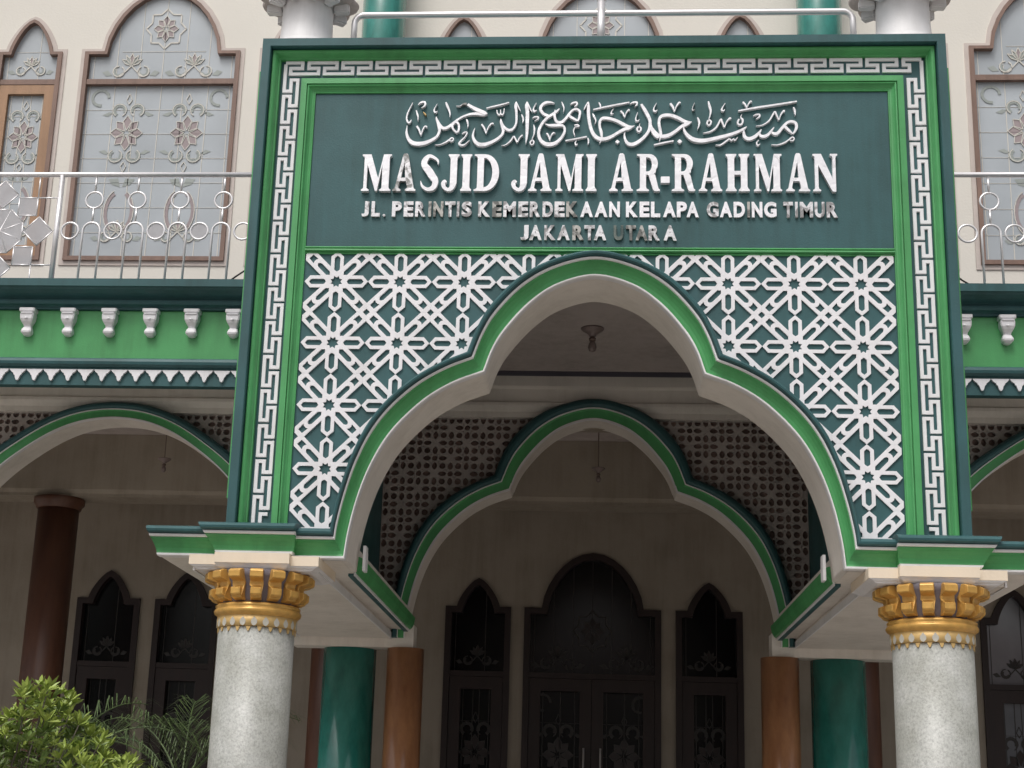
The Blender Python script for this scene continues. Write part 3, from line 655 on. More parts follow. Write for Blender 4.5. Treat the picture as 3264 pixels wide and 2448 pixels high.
# star lattice tiles
def tile_loops():
    o = []
    base = [(0, .5), (.099, .415), (.099, .247), (.352, .5), (.445, .5), (.5, .445), (.5, .352), (.247, .099), (.415, .099)]
    for k in range(4):
        for x, z in base:
            for _ in range(k): x, z = z, -x
            o.append((x, z))
    L = [o]
    L.append([((.102 if k % 2 else .066)*math.cos(PI/8*k), (.102 if k % 2 else .066)*math.sin(PI/8*k)) for k in range(16)])
    arm = [(0, .432), (.034, .406), (.045, .388), (.045, .202), (.034, .185), (0, .164), (-.034, .185), (-.045, .202), (-.045, .388), (-.034, .406)]
    pill = [(.108, .108), (.164, .108), (.302, .246), (.310, .278), (.303, .303), (.278, .310), (.246, .302), (.108, .164)]
    sw = [(.304, .372), (.345, .352), (.352, .345), (.372, .304), (.440, .395), (.395, .440)]
    sw = [(.300, .374), (.340, .360), (.347, .347), (.360, .340), (.374, .300), (.449, .386), (.386, .449)]
    for k in range(4):
        for lp in (arm, pill, sw):
            q_ = []
            for x, z in lp:
                for _ in range(k): x, z = z, -x
                q_.append((x, z))
            L.append(q_)
    return L
U = .45
TL = [[(x*U*.9985, z*U*.9985) for x, z in lp] for lp in tile_loops()]
tile_me = shape(TL, -.014, .002); tile_me.materials.append(M['relief'])
# cutting body: the inside of the arch roll, in front of the wall
cutp = [(i[0]+(o[0]-i[0])*.90, i[1]+(o[1]-i[1])*.90) for i, o in zip(TI, TO)]
cutp = [(cutp[0][0], 3.0)]+cutp+[(cutp[-1][0], 3.0)]
def cutter(loops):
    me = shape([loops], -.3, .3); o = bpy.data.objects.new('cut', me); COL.objects.link(o); return o
cut1 = cutter(cutp); cut2 = cutter([(-3, 2.5), (3, 2.5), (3, 3.30), (-3, 3.30)]); cut3 = cutter([(-3, 5.318), (3, 5.318), (3, 5.8), (-3, 5.8)])
def cuts(x, z):
    h = U/2; out = []
    pts_ = [(x-h+U*i/8, z-h+U*j/8) for i in range(9) for j in range(9)]
    ins = [inpoly(a, b, cutp) for a, b in pts_]
    if all(ins): return None
    if any(ins): out.append(cut1)
    if z-h < 3.30: out.append(cut2)
    if z+h > 5.318: out.append(cut3)
    return out
for j in range(5):
    for i in range(9):
        x = -1.8+U*i+(.012 if i > 4 else -.012 if i < 4 else 0); z = 5.10-U*j
        cs = cuts(x, z)
        if cs is None: continue
        if not cs: link('lattice_tile', tile_me, None, Pt, (x, 0, z)); continue
        o = bpy.data.objects.new('t', tile_me); COL.objects.link(o); o.location = (x, 0, z)
        for c in cs:
            md = o.modifiers.new('b', 'BOOLEAN'); md.object = c; md.operation = 'DIFFERENCE'; md.solver = 'EXACT'
        bpy.context.view_layer.update()
        me = bpy.data.meshes.new_from_object(o.evaluated_get(bpy.context.evaluated_depsgraph_get()))
        bpy.data.objects.remove(o)
        if len(me.polygons): link('lattice_tile', me, M['relief'], Pt, (x, 0, z))
for c in (cut1, cut2, cut3): bpy.data.objects.remove(c)

# archivolt continuing into the spur cornices
EI = [(-2.91, 3.13)]+TI+[(2.91, 3.13)]; EO = [(-2.99, 3.335)]+TO+[(2.99, 3.335)]
trims(EI, EO, 0, Pt)
for sg in (-1, 1):
    I2 = [(sg*2.49, 3.142), (sg*1.98, 3.142)]; O2 = [(sg*2.62, 3.352), (sg*1.95, 3.352)]
    for pr, mm, nm in zip((P_WI, P_GR, P_WO, P_TE), ('white', 'green', 'white', 'teal'), ('white_inner_line', 'green_cove', 'white_outer_line', 'teal_roll')):
        band(I2, O2, [(s, y-.075 if y < 0 else -.02) for s, y in pr], 0, M[mm], nm, Pt)
    # beam running back over the columns
    a, b = sorted((sg*1.668, sg*2.895)); MB().box(a, b, .031, 3.855, 3.128, 3.33).build('beam', M['beam'], Pt)
    a, b = sorted((sg*1.83, sg*2.66)); MB().box(a, b, .031, 3.855, 3.05, 3.127).build('beam_soffit', M['beam'], Pt)
    m_ = MB()
    for xa in (1.815, 2.665):
        m_.box(*sorted((sg*xa, sg*(xa+.014))), .031, 3.85, 3.045, 3.10)
    m_.build('beam_bead', M['white'], Pt)
    # trim on the inside face of the beam
    MB().box(*sorted((sg*1.667, sg*1.705)), .55, 3.80, 3.108, 3.127).build('inner_teal_trim', M['teal'], Pt)
    MB().box(*sorted((sg*1.652, sg*1.666)), .55, 3.80, 3.112, 3.14).build('inner_white_trim', M['white'], Pt)
    m_ = MB(); m_.loops([[(sg*1.651, y, 3.128), (sg*1.632, y, 3.14), (sg*1.612, y, 3.18), (sg*1.604, y, 3.235), (sg*1.96, y, 3.36), (sg*1.96, y, 3.332), (sg*1.651, y, 3.20)] for y in (.55, 3.80)], True, True, False); m_.build('inner_green_cove', M['green'], Pt)
    MB().box(*sorted((sg*1.585, sg*1.565)), .40, .498, 3.125, 3.30).build('white_stub', M['white'], Pt)
    MB().box(*sorted((sg*1.603, sg*1.585)), .60, .64, 3.16, 3.28).build('white_stub', M['white'], Pt)

# ------------------------------------------------------------------ granite columns with gold capitals
def granite_column(x, side):
    y = .10
    t = thing('granite_column', (x, y, 0), f'speckled grey granite column with gold block capital at the {side} side of the entrance', 'column', 'granite columns carrying the entrance')
    s = MB(); s.lathe([(.253, .30), (.256, 1.2), (.254, 2.66)], (x, y, 0), 56); s.build('shaft', M['granite'], t)
    b_ = MB(); b_.box(x-.36, x+.36, y-.36, y+.36, 0.004, .16); b_.lathe([(.34, .16), (.345, .2), (.33, .24), (.29, .25), (.285, .28), (.26, .30)], (x, y, 0), 40); b_.build('base', M['granite'], t)
    r_ = MB(); r_.lathe([(.255, 2.661), (.262, 2.664), (.264, 2.735), (.272, 2.742), (.286, 2.752), (.292, 2.768), (.286, 2.782), (.276, 2.786), (.282, 2.796), (.284, 2.806), (.272, 2.816), (.25, 2.82)], (x, y, 0), 56)
    r_.build('gold_collar', M['gold'], t)
    r_ = MB(); r_.lathe([(.2585, 2.662), (.2655, 2.664), (.2665, 2.7335), (.2585, 2.7345)], (x, y, 0), 56); r_.build('gold_band', M['gold2'], t)
    # leaf ornaments under the ring
    lf = MB(); n = 22
    for k in range(n):
        a = 2*PI*k/n; 
        L = []
        for du, dz in ((0, .044), (.010, .032), (.020, .018), (.020, .004), (.012, -.010), (0, -.016), (-.012, -.010), (-.020, .004), (-.020, .018), (-.010, .032)):
            aa = a+du/.268*1.0; rr = .2675
            L.append((x+rr*math.cos(aa), y+rr*math.sin(aa), 2.678+dz))
        L2 = [(x+(p_[0]-x)*.96, y+(p_[1]-y)*.96, p_[2]) for p_ in L]
        lf.loops([L2, L], True, True, False)
    lf.build('leaf_band', M['leafpale'], t, kind='stuff')
    gb = MB()
    for k in range(n):
        a = 2*PI*(k+.5)/n; L = []
        for du, dz in ((-.016, .0), (.016, .0), (.010, -.018), (.004, -.030), (-.004, -.030), (-.010, -.018)):
            aa = a+du/.262; rr = .2605
            L.append((x+rr*math.cos(aa), y+rr*math.sin(aa), 2.660+dz))
        gb.loops([[(x+(p_[0]-x)*.96, y+(p_[1]-y)*.96, p_[2]) for p_ in L], L], True, True, False)
    gb.build('gold_points', M['gold2'], t, kind='stuff')
    core = MB(); core.lathe([(.250, 2.815), (.252, 2.84), (.265, 2.86), (.272, 2.93), (.300, 2.985), (.315, 3.028)], (x, y, 0), 40)
    cr = core.build('capital', M['shadowgrey'], t)  # dark core paints the shade between the gold blocks
    # scroll blocks round the capital
    pr = [(.20, 3.028), (.335, 3.028), (.366, 3.012), (.366, 2.970), (.335, 2.960), (.300, 2.950), (.294, 2.925), (.300, 2.912), (.334, 2.905), (.334, 2.862), (.312, 2.848), (.312, 2.840), (.270, 2.828), (.24, 2.826)]
    bm_ = MB(); hw0 = .043
    L = []
    for sgn in (-1, 1):
        L.append([(sgn*(hw0*(.82 if z < 2.92 else 1.0)), -r, z-2.93) for r, z in pr])
    bm_.loops(L, True, True, False); me = bm_.mesh('scroll_block'); me.materials.append(M['gold'])
    bb = bmesh.new(); bb.from_mesh(me); bmesh.ops.bevel(bb, geom=[e for e in bb.edges if e.calc_length() > .01], offset=.004, segments=1, affect='EDGES'); bb.to_mesh(me); bb.free()
    for k in range(15):
        o = link('scroll_block', me, None, cr, (x, y, 2.93)); o.rotation_euler.z = 2*PI*(k+.35)/15
    ab = MB(); ab.box(x-.435, x+.435, y-.24, y+.435, 3.062, 3.127); ab.build('abacus', M['abacus'], t)
    ab = MB(); ab.box(x-.250, x+.250, y-.30, y-.2405, 3.068, 3.135); ab.build('abacus_front', M['abacus'], t)
    ab = MB()
    ab.loops([[(x-w_, y-f_, z), (x+w_, y-f_, z), (x+w_, y+w_, z), (x-w_, y+w_, z)] for w_, f_, z in ((.37, .20, 3.029), (.385, .215, 3.036), (.395, .215, 3.040), (.412, .232, 3.052), (.432, .237, 3.0615))], True, True, False)
    ab.loops([[(x-w_, y-f_, z), (x+w_, y-f_, z), (x+w_, y-.20, z), (x-w_, y-.20, z)] for w_, f_, z in ((.215, .262, 3.032), (.225, .275, 3.042), (.240, .285, 3.055), (.248, .297, 3.067))], True, True, False)
    ab.build('abacus_moulding', M['white'], t)
    return t
granite_column(-2.228, 'left'); granite_column(2.205, 'right')

# ------------------------------------------------------------------ name sign
Sg = thing('name_sign', (0, -.001, 5.95), 'teal sign board with white calligraphy and raised metal letters above the arch', 'sign')
MB().box(-2.044, 2.044, -.0055, -.0005, 5.364, 6.548).build('backing_panel', M['teal'], Sg)
CALLI = [
 (0,[-1329,6468,3.1,-1344,6433,6.2,-1362,6388,9.3,-1369,6346,10.9,-1361,6318,13.2,-1350,6308,10.1,-1339,6320,8.5,-1333,6332,3.1]),
 (0,[-1289,6451,3.9,-1272,6468,10.9,-1246,6473,13.2,-1237,6456,13.2,-1247,6437,10.1,-1266,6425,3.1]),
 (0,[-1302,6407,7.8,-1293,6379,11.6,-1286,6355,10.1,-1286,6325,3.1]),
 (2,[-1250,6392,5.4,-1229,6369,10.1]),
 (0,[-1151,6456,2.3,-1167,6427,5.4,-1172,6404,10.1,-1163,6390,11.6,-1148,6399,3.9]),
 (0,[-1089,6470,9.3,-1079,6444,17.1,-1065,6411,14.0,-1056,6378,9.3,-1057,6352,2.3]),
 (1,[-1012,6439,2.3,-986,6439,4.7,-961,6455,11.6,-939,6455,19.4]),
 (0,[-931,6452,19.4,-891,6426,23.3,-839,6398,29.1,-804,6382,27.1,-787,6379,3.9]),
 (0,[-786,6377,3.9,-812,6372,19.4,-864,6379,21.3,-919,6373,15.5,-966,6354,13.2,-1004,6328,15.5,-1037,6298,19.4,-1062,6277,21.3,-1087,6266,21.3,-1109,6270,23.3,-1127,6289,23.3,-1145,6322,19.4,-1153,6345,11.6,-1151,6355,3.1]),
 (0,[-1016,6317,19.4,-994,6303,15.5,-987,6270,15.5,-992,6242,14.0,-1005,6235,14.0,-1027,6256,14.0,-1036,6284,15.5,-1024,6307,11.6]),
 (0,[-1146,6326,11.6,-1133,6284,23.3,-1127,6247,19.4,-1141,6205,17.4,-1174,6177,21.3,-1224,6152,27.1,-1276,6143,31.0,-1319,6152,31.0,-1348,6182,23.3,-1363,6224,17.1,-1364,6257,10.1,-1361,6287,2.3]),
 (0,[-1292,6282,14.0,-1276,6257,13.2,-1262,6219,10.1,-1259,6210,3.1]),
 (0,[-1259,6212,3.9,-1250,6247,8.5,-1236,6278,10.1,-1221,6278,8.5,-1219,6268,2.3]),
 (0,[-1155,6135,2.3,-1117,6138,6.2,-1079,6156,10.1,-1054,6175,9.3,-1037,6189,9.3,-1024,6184,7.8,-1028,6168,7.8,-1041,6163,7.0,-1054,6172,5.4]),
 (0,[-963,6221,3.9,-945,6233,10.1,-927,6230,7.8,-943,6195,7.8,-972,6163,10.9,-982,6144,14.0,-967,6133,14.0,-941,6137,9.3,-908,6170,2.3]),
 (0,[-935,6335,7.8,-928,6316,13.2,-923,6293,8.5,-926,6267,2.3]),
 (0,[-689,6339,3.1,-686,6316,17.1,-677,6283,21.7,-669,6250,19.4,-675,6218,17.8,-704,6186,19.4,-746,6158,23.3,-796,6139,27.1,-839,6139,28.7,-869,6163,23.3,-884,6200,17.1,-882,6232,10.9,-872,6267,2.3]),
 (0,[-825,6295,13.2,-807,6269,12.4,-793,6232,9.3,-790,6224,3.1]),
 (0,[-790,6228,3.9,-779,6265,7.8,-762,6293,10.1,-746,6302,9.3,-739,6295,2.3]),
 (0,[-794,6421,8.5,-741,6435,10.1,-677,6451,10.1,-633,6465,7.8]),
 (0,[-719,6407,7.0,-714,6381,9.3,-701,6369,10.1,-692,6381,7.8,-692,6409,5.4]),
 (0,[-691,6381,7.0,-679,6369,9.3,-669,6386,8.5,-666,6419,5.4]),
 (0,[-581,6472,3.9,-585,6442,19.4,-579,6399,17.8,-576,6343,15.5,-579,6297,14.0,-599,6260,15.5,-625,6248,19.4,-650,6260,19.4,-666,6278,15.5,-673,6297,7.8]),
 (0,[-581,6470,5.4,-565,6432,9.3,-549,6397,3.1]),
 (0,[-540,6371,7.0,-531,6348,12.4,-528,6325,8.5,-532,6306,2.3]),
 (0,[-504,6472,3.9,-506,6441,23.3,-499,6390,25.6,-498,6320,24.8,-498,6250,21.7,-500,6194,15.5,-505,6144,3.1]),
 (0,[-502,6469,5.4,-484,6427,10.1,-466,6390,3.1]),
 (0,[-677,6128,2.3,-647,6135,7.0,-614,6165,10.1,-593,6199,9.3,-582,6185,10.1,-567,6153,10.9]),
 (0,[-565,6152,5.4,-553,6185,8.5,-534,6208,9.3,-528,6204,3.9]),
 (0,[-436,6461,2.4,-451,6432,5.7,-457,6407,10.6,-448,6395,12.2,-432,6405,3.3]),
 (0,[-462,6341,3.3,-447,6351,8.9,-422,6351,10.6,-422,6336,8.9,-446,6319,2.4]),
 (0,[-452,6290,4.1,-446,6261,12.2,-448,6217,8.1,-461,6178,4.1]),
 (0,[-458,6171,8.9,-447,6159,8.9,-453,6140,8.9,-467,6137,8.9,-474,6152,8.9,-467,6166,8.9,-458,6171,8.9]),
 (0,[-306,6458,3.3,-333,6466,13.8,-369,6464,20.3,-397,6442,20.3,-406,6412,20.3,-385,6378,20.3,-353,6361,20.3,-335,6358,8.1]),
 (0,[-270,6417,3.3,-287,6397,16.3,-322,6370,18.7,-357,6344,17.9,-392,6300,17.9,-411,6256,19.5,-415,6217,21.1,-401,6173,24.4,-371,6144,28.4,-335,6137,29.3,-296,6147,26.0,-261,6178,20.3,-237,6217,17.9,-229,6251,16.3,-240,6280,16.3,-276,6285,20.3,-321,6285,20.3,-347,6287,14.6,-370,6297,3.3]),
 (0,[-357,6224,10.6,-344,6205,10.6,-336,6178,8.1,-335,6169,2.4]),
 (0,[-334,6173,3.3,-326,6205,6.5,-311,6227,8.9,-297,6224,3.3]),
 (0,[-255,6470,3.3,-246,6446,10.6,-238,6421,8.1,-242,6387,2.4]),
 (0,[-192,6448,4.1,-177,6460,11.4,-150,6465,12.2,-145,6448,12.2,-163,6431,3.3]),
 (0,[-301,6407,3.3,-304,6368,16.3,-297,6329,18.7,-277,6309,20.3,-250,6312,20.3,-224,6338,18.7,-198,6377,16.3,-171,6406,14.6,-145,6411,16.3,-124,6392,16.3,-126,6357,16.3,-137,6323,12.2,-166,6336,17.9,-197,6358,17.9,-193,6382,4.1]),
 (0,[-161,6287,8.1,-138,6289,12.2,-129,6277,6.5,-156,6270,5.7,-167,6241,8.1,-157,6204,5.7]),
 (0,[-223,6166,8.9,-150,6180,10.6,-71,6197,9.8]),
 (0,[-145,6166,3.3,-154,6149,8.9,-147,6132,10.6,-136,6142,2.4]),
 (0,[-64,6187,5.7,-59,6163,10.6,-63,6134,3.3]),
 (0,[-63,6470,4.1,-63,6430,20.3,-62,6372,22.8,-54,6309,21.9,-40,6250,23.6,-18,6207,26.8,14,6182,28.4,58,6180,26.8,102,6197,22.8,146,6226,21.1,194,6254,24.4,229,6264,24.4,265,6281,4.1]),
 (0,[-68,6467,5.7,-83,6435,8.9,-96,6406,3.3]),
 (0,[262,6278,4.1,229,6274,16.3,194,6288,24.4,141,6318,22.8,87,6337,22.8,43,6340,22.8,21,6318,17.9,19,6274,17.9,31,6226,20.3,34,6177,8.1,18,6144,5.7]),
 (0,[-33,6377,5.7,-22,6352,13.8,-10,6323,8.9,-16,6294,2.4]),
 (0,[-29,6408,8.9,55,6428,11.4,144,6447,11.4,228,6464,8.9]),
 (0,[10,6464,4.9,20,6445,10.6,24,6425,6.5]),
 (0,[233,6451,3.3,255,6463,10.6,281,6463,11.4,281,6446,10.6,266,6429,2.4]),
 (0,[115,6413,2.4,100,6388,6.5,100,6374,11.4,116,6374,3.3]),
 (0,[166,6398,12.2,184,6376,12.2,195,6347,5.7]),
 (0,[197,6348,3.3,206,6381,7.3,224,6407,8.9,229,6395,2.4]),
 (0,[288,6385,2.4,275,6346,7.3,275,6322,11.4,289,6317,8.9,300,6329,2.4]),
 (0,[304,6298,2.4,300,6278,6.5,311,6261,12.2,307,6242,12.2,293,6235,12.2,283,6254,12.2,293,6274,10.6]),
 (0,[312,6449,16.3,335,6409,24.4,357,6366,24.4,375,6317,22.8,370,6254,20.3,344,6206,20.3,300,6162,24.4,256,6138,26.8,221,6143,24.4,201,6172,17.9,194,6211,10.6,199,6230,3.3]),
 (0,[377,6302,12.2,388,6254,22.8,410,6210,24.4,437,6189,22.8]),
 (0,[421,6458,2.4,403,6421,6.5,401,6399,12.2,414,6392,11.4,427,6404,2.4]),
 (0,[130,6156,1.6,145,6156,29.3,160,6155,1.6]),
 (0,[393,6261,13.3,412,6229,22.2,441,6203,26.6,479,6200,26.6,518,6213,24.8,556,6239,22.2,599,6276,22.2,633,6292,26.6,669,6310,4.4]),
 (0,[666,6308,4.4,623,6313,22.2,575,6340,24.8,522,6361,24.8,474,6361,24.8,446,6345,19.5,438,6303,19.5,446,6250,20.4,453,6208,13.3,441,6164,5.3]),
 (0,[518,6454,15.1,537,6425,15.1,547,6390,5.3]),
 (0,[549,6392,3.5,561,6430,8.9,580,6459,12.4,592,6456,4.4]),
 (1,[691,6461,1.8,676,6424,4.4,676,6400,8.9,693,6408,2.7]),
 (0,[787,6469,8.9,796,6429,17.7,803,6392,13.3,796,6350,8.0,788,6328,4.4]),
 (0,[791,6326,11.5,805,6313,11.5,800,6292,11.5,786,6284,11.5,776,6299,11.5,784,6321,11.5]),
 (0,[907,6455,2.7,887,6423,7.1,880,6400,13.3,892,6394,8.9,902,6405,2.7]),
 (0,[710,6345,7.1,721,6313,15.1,719,6281,9.8,709,6252,2.7]),
 (0,[997,6394,9.8,1112,6417,13.3,1255,6440,13.3,1351,6456,12.4,1408,6466,9.8]),
 (0,[1029,6463,11.5,1045,6444,11.5,1057,6417,6.2]),
 (0,[1059,6420,3.5,1067,6444,7.1,1084,6468,10.6,1093,6460,3.5]),
 (0,[749,6223,3.5,800,6236,8.9,843,6270,12.4,872,6328,11.5,881,6312,12.4,898,6268,10.6]),
 (0,[900,6270,5.3,915,6312,8.9,939,6339,11.5,944,6328,3.5]),
 (0,[1021,6367,2.7,1013,6344,7.1,1027,6325,12.4,1022,6296,12.4,1003,6286,12.4,991,6304,12.4,1001,6330,10.6]),
 (0,[1101,6354,4.4,1121,6364,10.6,1144,6364,11.5,1144,6348,10.6,1120,6330,2.7]),
 (0,[1119,6277,2.7,1167,6285,7.1,1215,6322,10.6,1250,6385,11.5,1263,6364,11.5,1279,6322,9.8]),
 (0,[1281,6324,5.3,1294,6364,8.9,1316,6395,11.5,1321,6382,3.5]),
 (0,[1383,6421,8.0,1392,6395,14.2,1394,6358,3.5]),
 (0,[611,6271,4.4,618,6239,17.7,642,6202,26.6,680,6174,31.0,737,6163,31.0,799,6173,26.6,871,6192,23.9,942,6212,22.2,1005,6238,19.5,1038,6259,13.3,1055,6270,4.4]),
 (0,[1033,6259,4.4,1033,6223,17.7,1042,6191,24.8,1070,6178,26.6,1108,6194,23.9,1137,6222,17.7,1157,6249,6.2]),
 (0,[1142,6228,8.9,1151,6201,19.5,1175,6196,23.9,1204,6212,19.5,1228,6243,13.3,1245,6267,4.4]),
 (0,[1228,6227,13.3,1246,6217,22.2,1270,6222,22.2,1299,6259,19.5,1329,6295,17.7,1362,6311,19.5,1395,6300,19.5,1401,6264,19.5,1384,6227,13.3,1372,6219,8.9,1351,6238,19.5,1323,6269,19.5,1314,6280,4.4]),
 (0,[835,6131,3.5,870,6131,8.9,909,6160,11.5,932,6176,10.6,947,6165,8.9,961,6178,6.2,970,6165,8.0,990,6189,3.5]),
 (0,[1137,6170,3.5,1122,6149,8.0,1129,6128,12.4,1146,6139,2.7]),
 (0,[1224,6133,3.5,1268,6131,8.0,1316,6149,10.6,1345,6170,8.9,1369,6190,8.9,1383,6180,8.0,1375,6164,8.0,1354,6164,7.1]),
 (0,[403,6132,10.6,470,6148,12.4,541,6163,9.8]),
 (0,[566,6158,1.8,583,6158,31.9,600,6158,1.8]),
]

LINE2 = [('J', -1659, -1607), ('L', -1589, -1528), ('.', -1507, -1488), ('P', -1442, -1372), ('E', -1358, -1289), ('R', -1276, -1202), ('I', -1182, -1162), ('N', -1148, -1077), ('T', -1065, -992), ('I', -980, -963), ('S', -946, -874), ('K', -829, -745), ('E', -729, -663), ('M', -651, -563), ('E', -545, -476), ('R', -465, -391), ('D', -375, -301), ('E', -291, -219), ('K', -209, -126), ('A', -110, -21), ('A', -9, 81), ('N', 92, 167), ('K', 209, 292), ('E', 304, 373), ('L', 383, 448), ('A', 467, 556), ('P', 563, 633), ('A', 630, 715), ('G', 770, 852), ('A', 860, 946), ('D', 956, 1034), ('I', 1050, 1068), ('N', 1081, 1154), ('G', 1165, 1251), ('T', 1298, 1364), ('I', 1379, 1397), ('M', 1412, 1501), ('U', 1512, 1581), ('R', 1593, 1670)]
LINE3 = [('J', -526, -469), ('A', -463, -377), ('K', -359, -280), ('A', -268, -181), ('R', -163, -82), ('T', -80, -7), ('A', -13, 74), ('U', 125, 192), ('T', 209, 279), ('A', 277, 361), ('R', 367, 445), ('A', 471, 561)]

def stroke(data, y):
    P = [(data[i]/1000, data[i+1]/1000, data[i+2]/1000) for i in range(0, len(data), 3)]
    C = crom(P, 4) if len(P) > 2 else P
    mb = MB(); L = []
    for i, (x, z, wd) in enumerate(C):
        a = C[max(i-1, 0)]; b = C[min(i+1, len(C)-1)]
        dx, dz = b[0]-a[0], b[1]-a[1]; l_ = math.hypot(dx, dz) or 1
        # flat pen: keep the width but soften it where it turns
        nx, nz = -dz/l_*max(wd*1.08, .002)/2, dx/l_*max(wd*1.08, .002)/2
        yy = y-.0004*i/len(C)*3
        L.append([(x+nx, -.004, z+nz), (x+nx, yy+.004, z+nz), (x+nx*.86, yy, z+nz*.86), (x-nx*.86, yy, z-nz*.86), (x-nx, yy+.004, z-nz), (x-nx, -.004, z-nz)])
    mb.loops(L, True, True, False); return mb
CS = thing('calligraphy', (0, -.006, 6.4), 'white raised Arabic calligraphy line across the top of the teal sign board', 'calligraphy') if False else Sg
for i, (dk, dat) in enumerate(CALLI):
    stroke(dat, -.030-.0007*(i % 4)).build('calligraphy_stroke', M[('let', 'let_patchy', 'gold2')[dk]], Sg)
# large serif letters -------------------------------------------------
def arc(cx, cz, rx, rz, a0, a1, n=10): return [(cx+rx*math.cos(R(a0+(a1-a0)*k/n)), cz+rz*math.sin(R(a0+(a1-a0)*k/n))) for k in range(n+1)]
def stem(c, h, w2, top=True, bot=True, s=.055, z0=0, z1=1):
    """slab-serif stem outline, half width h, serif half width w2 (counter-clockwise from bottom left)"""
    L = []
    if bot: L += [(c-w2, z0+.012), (c-w2+.01, z0), (c+w2-.01, z0), (c+w2, z0+.012), (c+w2, z0+.035), (c+h+.02, z0+s+.02), (c+h, z0+s+.07)]
    else: L += [(c-h, z0), (c+h, z0)]
    if top: L += [(c+h, z1-s-.07), (c+h+.02, z1-s-.02), (c+w2, z1-.035), (c+w2, z1-.012), (c+w2-.01, z1), (c-w2+.01, z1), (c-w2, z1-.012), (c-w2, z1-.035), (c-h-.02, z1-s-.02), (c-h, z1-s-.07)]
    else: L += [(c+h, z1), (c-h, z1)]
    if bot: L += [(c-h, z0+s+.07), (c-h-.02, z0+s+.02), (c-w2, z0+.035)]
    return L
def G_I(w): return [[stem(w/2, .095, w/2)]]
def G_H(w): return [[stem(.16, .09, .15)], [stem(w-.16, .09, .15)], [[(.25, .44), (w-.25, .44), (w-.25, .54), (.25, .54)]]]
def G_D(w):
    o = [(.0, .012), (.01, 0), (.30, 0)]+arc(.30, .5, w-.30, .5, -90, 90, 14)+[(.01, 1), (0, .988), (0, .965), (.08, .93), (.09, .88), (.09, .12), (.08, .07), (0, .035)]
    i = [(.27, .10)]+arc(.28, .5, w-.28-.19, .40, -90, 90, 12)+[(.27, .90)]
    return [[o, i]]
def G_A(w):
    c = w/2
    o = [(0, .012), (.01, 0), (.23, 0), (.24, .012), (.24, .035), (.18, .07), (.165, .10), (.20, .27), (w-.285, .27), (w-.245, .10), (w-.26, .07), (w-.31, .035), (w-.31, .012), (w-.30, 0), (w-.01, 0), (w, .012), (w, .035), (w-.05, .07), (w-.06, .10), (c+.085, .985), (c+.05, 1.02), (c-.03, 1.02), (c-.06, .985), (.07, .10), (.055, .07), (0, .035)]
    i = [(.225, .36), (w-.31, .36), (c-.01, .78)]
    return [[o, i]]
def G_M(w):
    o = [(0, .012), (.01, 0), (.20, 0), (.21, .012), (.21, .035), (.15, .07), (.145, .12), (.145, .72), (w/2-.02, 0), (w/2+.03, 0), (w-.245, .72), (w-.245, .12), (w-.25, .07), (w-.31, .035), (w-.31, .012), (w-.30, 0), (w-.01, 0), (w, .012), (w, .035), (w-.05, .07), (w-.055, .12), (w-.055, .88), (w-.05, .93), (w, .965), (w, .988), (w-.01, 1), (w-.22, 1), (w/2+.05, .34), (.24, 1), (.01, 1), (0, .988), (0, .965), (.055, .93), (.06, .88), (.06, .12), (.055, .07), (0, .035)]
    return [[o]]
def G_N(w):
    o = [(0, .012), (.01, 0), (.22, 0), (.23, .012), (.23, .035), (.17, .07), (.16, .12), (.16, .70), (w-.16, -.01), (w-.06, -.01), (w-.06, .88), (w-.05, .93), (w, .965), (w, .988), (w-.01, 1), (w-.21, 1), (w-.22, .988), (w-.22, .965), (w-.15, .93), (w-.145, .88), (w-.145, .32), (.25, 1), (.01, 1), (0, .988), (0, .965), (.055, .93), (.06, .88), (.06, .12), (.055, .07), (0, .035)]
    return [[o]]
def G_R(w):
    o = [(0, .012), (.01, 0), (.34, 0), (.35, .012), (.35, .035), (.28, .07), (.265, .12), (.265, .44), (.33, .44), (.46, .05), (.50, 0), (w-.01, 0), (w, .012), (w, .04), (w-.04, .07), (w-.13, .42), (w-.17, .47), (w-.12, .51)]+arc(.36, .745, w-.06-.36, .255, -40, 90, 9)+[(.01, 1), (0, .988), (0, .965), (.08, .93), (.09, .88), (.09, .12), (.08, .07), (0, .035)]
    i = [(.265, .53)]+arc(.32, .72, w-.06-.32-.17, .19, -90, 90, 8)+[(.265, .91)]
    return [[o, i]]
def ribbon(P, n=5):
    C = crom(P, n); A, Bq = [], []
    for i, (x, z, wd) in enumerate(C):
        a = C[max(i-1, 0)]; b = C[min(i+1, len(C)-1)]; dx, dz = b[0]-a[0], b[1]-a[1]; l_ = math.hypot(dx, dz) or 1
        A.append((x-dz/l_*wd/2, z+dx/l_*wd/2)); Bq.append((x+dz/l_*wd/2, z-dx/l_*wd/2))
    return A+Bq[::-1]
def G_S(w):
    return [[ribbon([(w-.04, .72, .02), (w-.06, .84, .06), (w*.52, .955, .09), (.16, .86, .15), (.13, .72, .17), (.26, .56, .20), (w-.20, .42, .20), (w-.10, .27, .17), (w-.15, .10, .14), (w*.45, .045, .09), (.10, .13, .07), (.045, .27, .02)])]]
def G_J(w):
    c = w-.16
    return [[stem(c, .095, .155, True, False, z0=.30)], [ribbon([(c, .32, .19), (c-.005, .20, .18), (c-.05, .08, .13), (c-.14, .035, .09), (.09, .10, .10), (.06, .20, .12), (.10, .26, .09), (.15, .24, .03)])]]
def G_hyp(w): return [[[(0, .01), (.012, 0), (w-.012, 0), (w, .012), (w, .16), (w-.012, .172), (.012, .172), (0, .16)]]]
GL = dict(M=G_M, A=G_A, S=G_S, J=G_J, I=G_I, D=G_D, R=G_R, H=G_H, N=G_N)
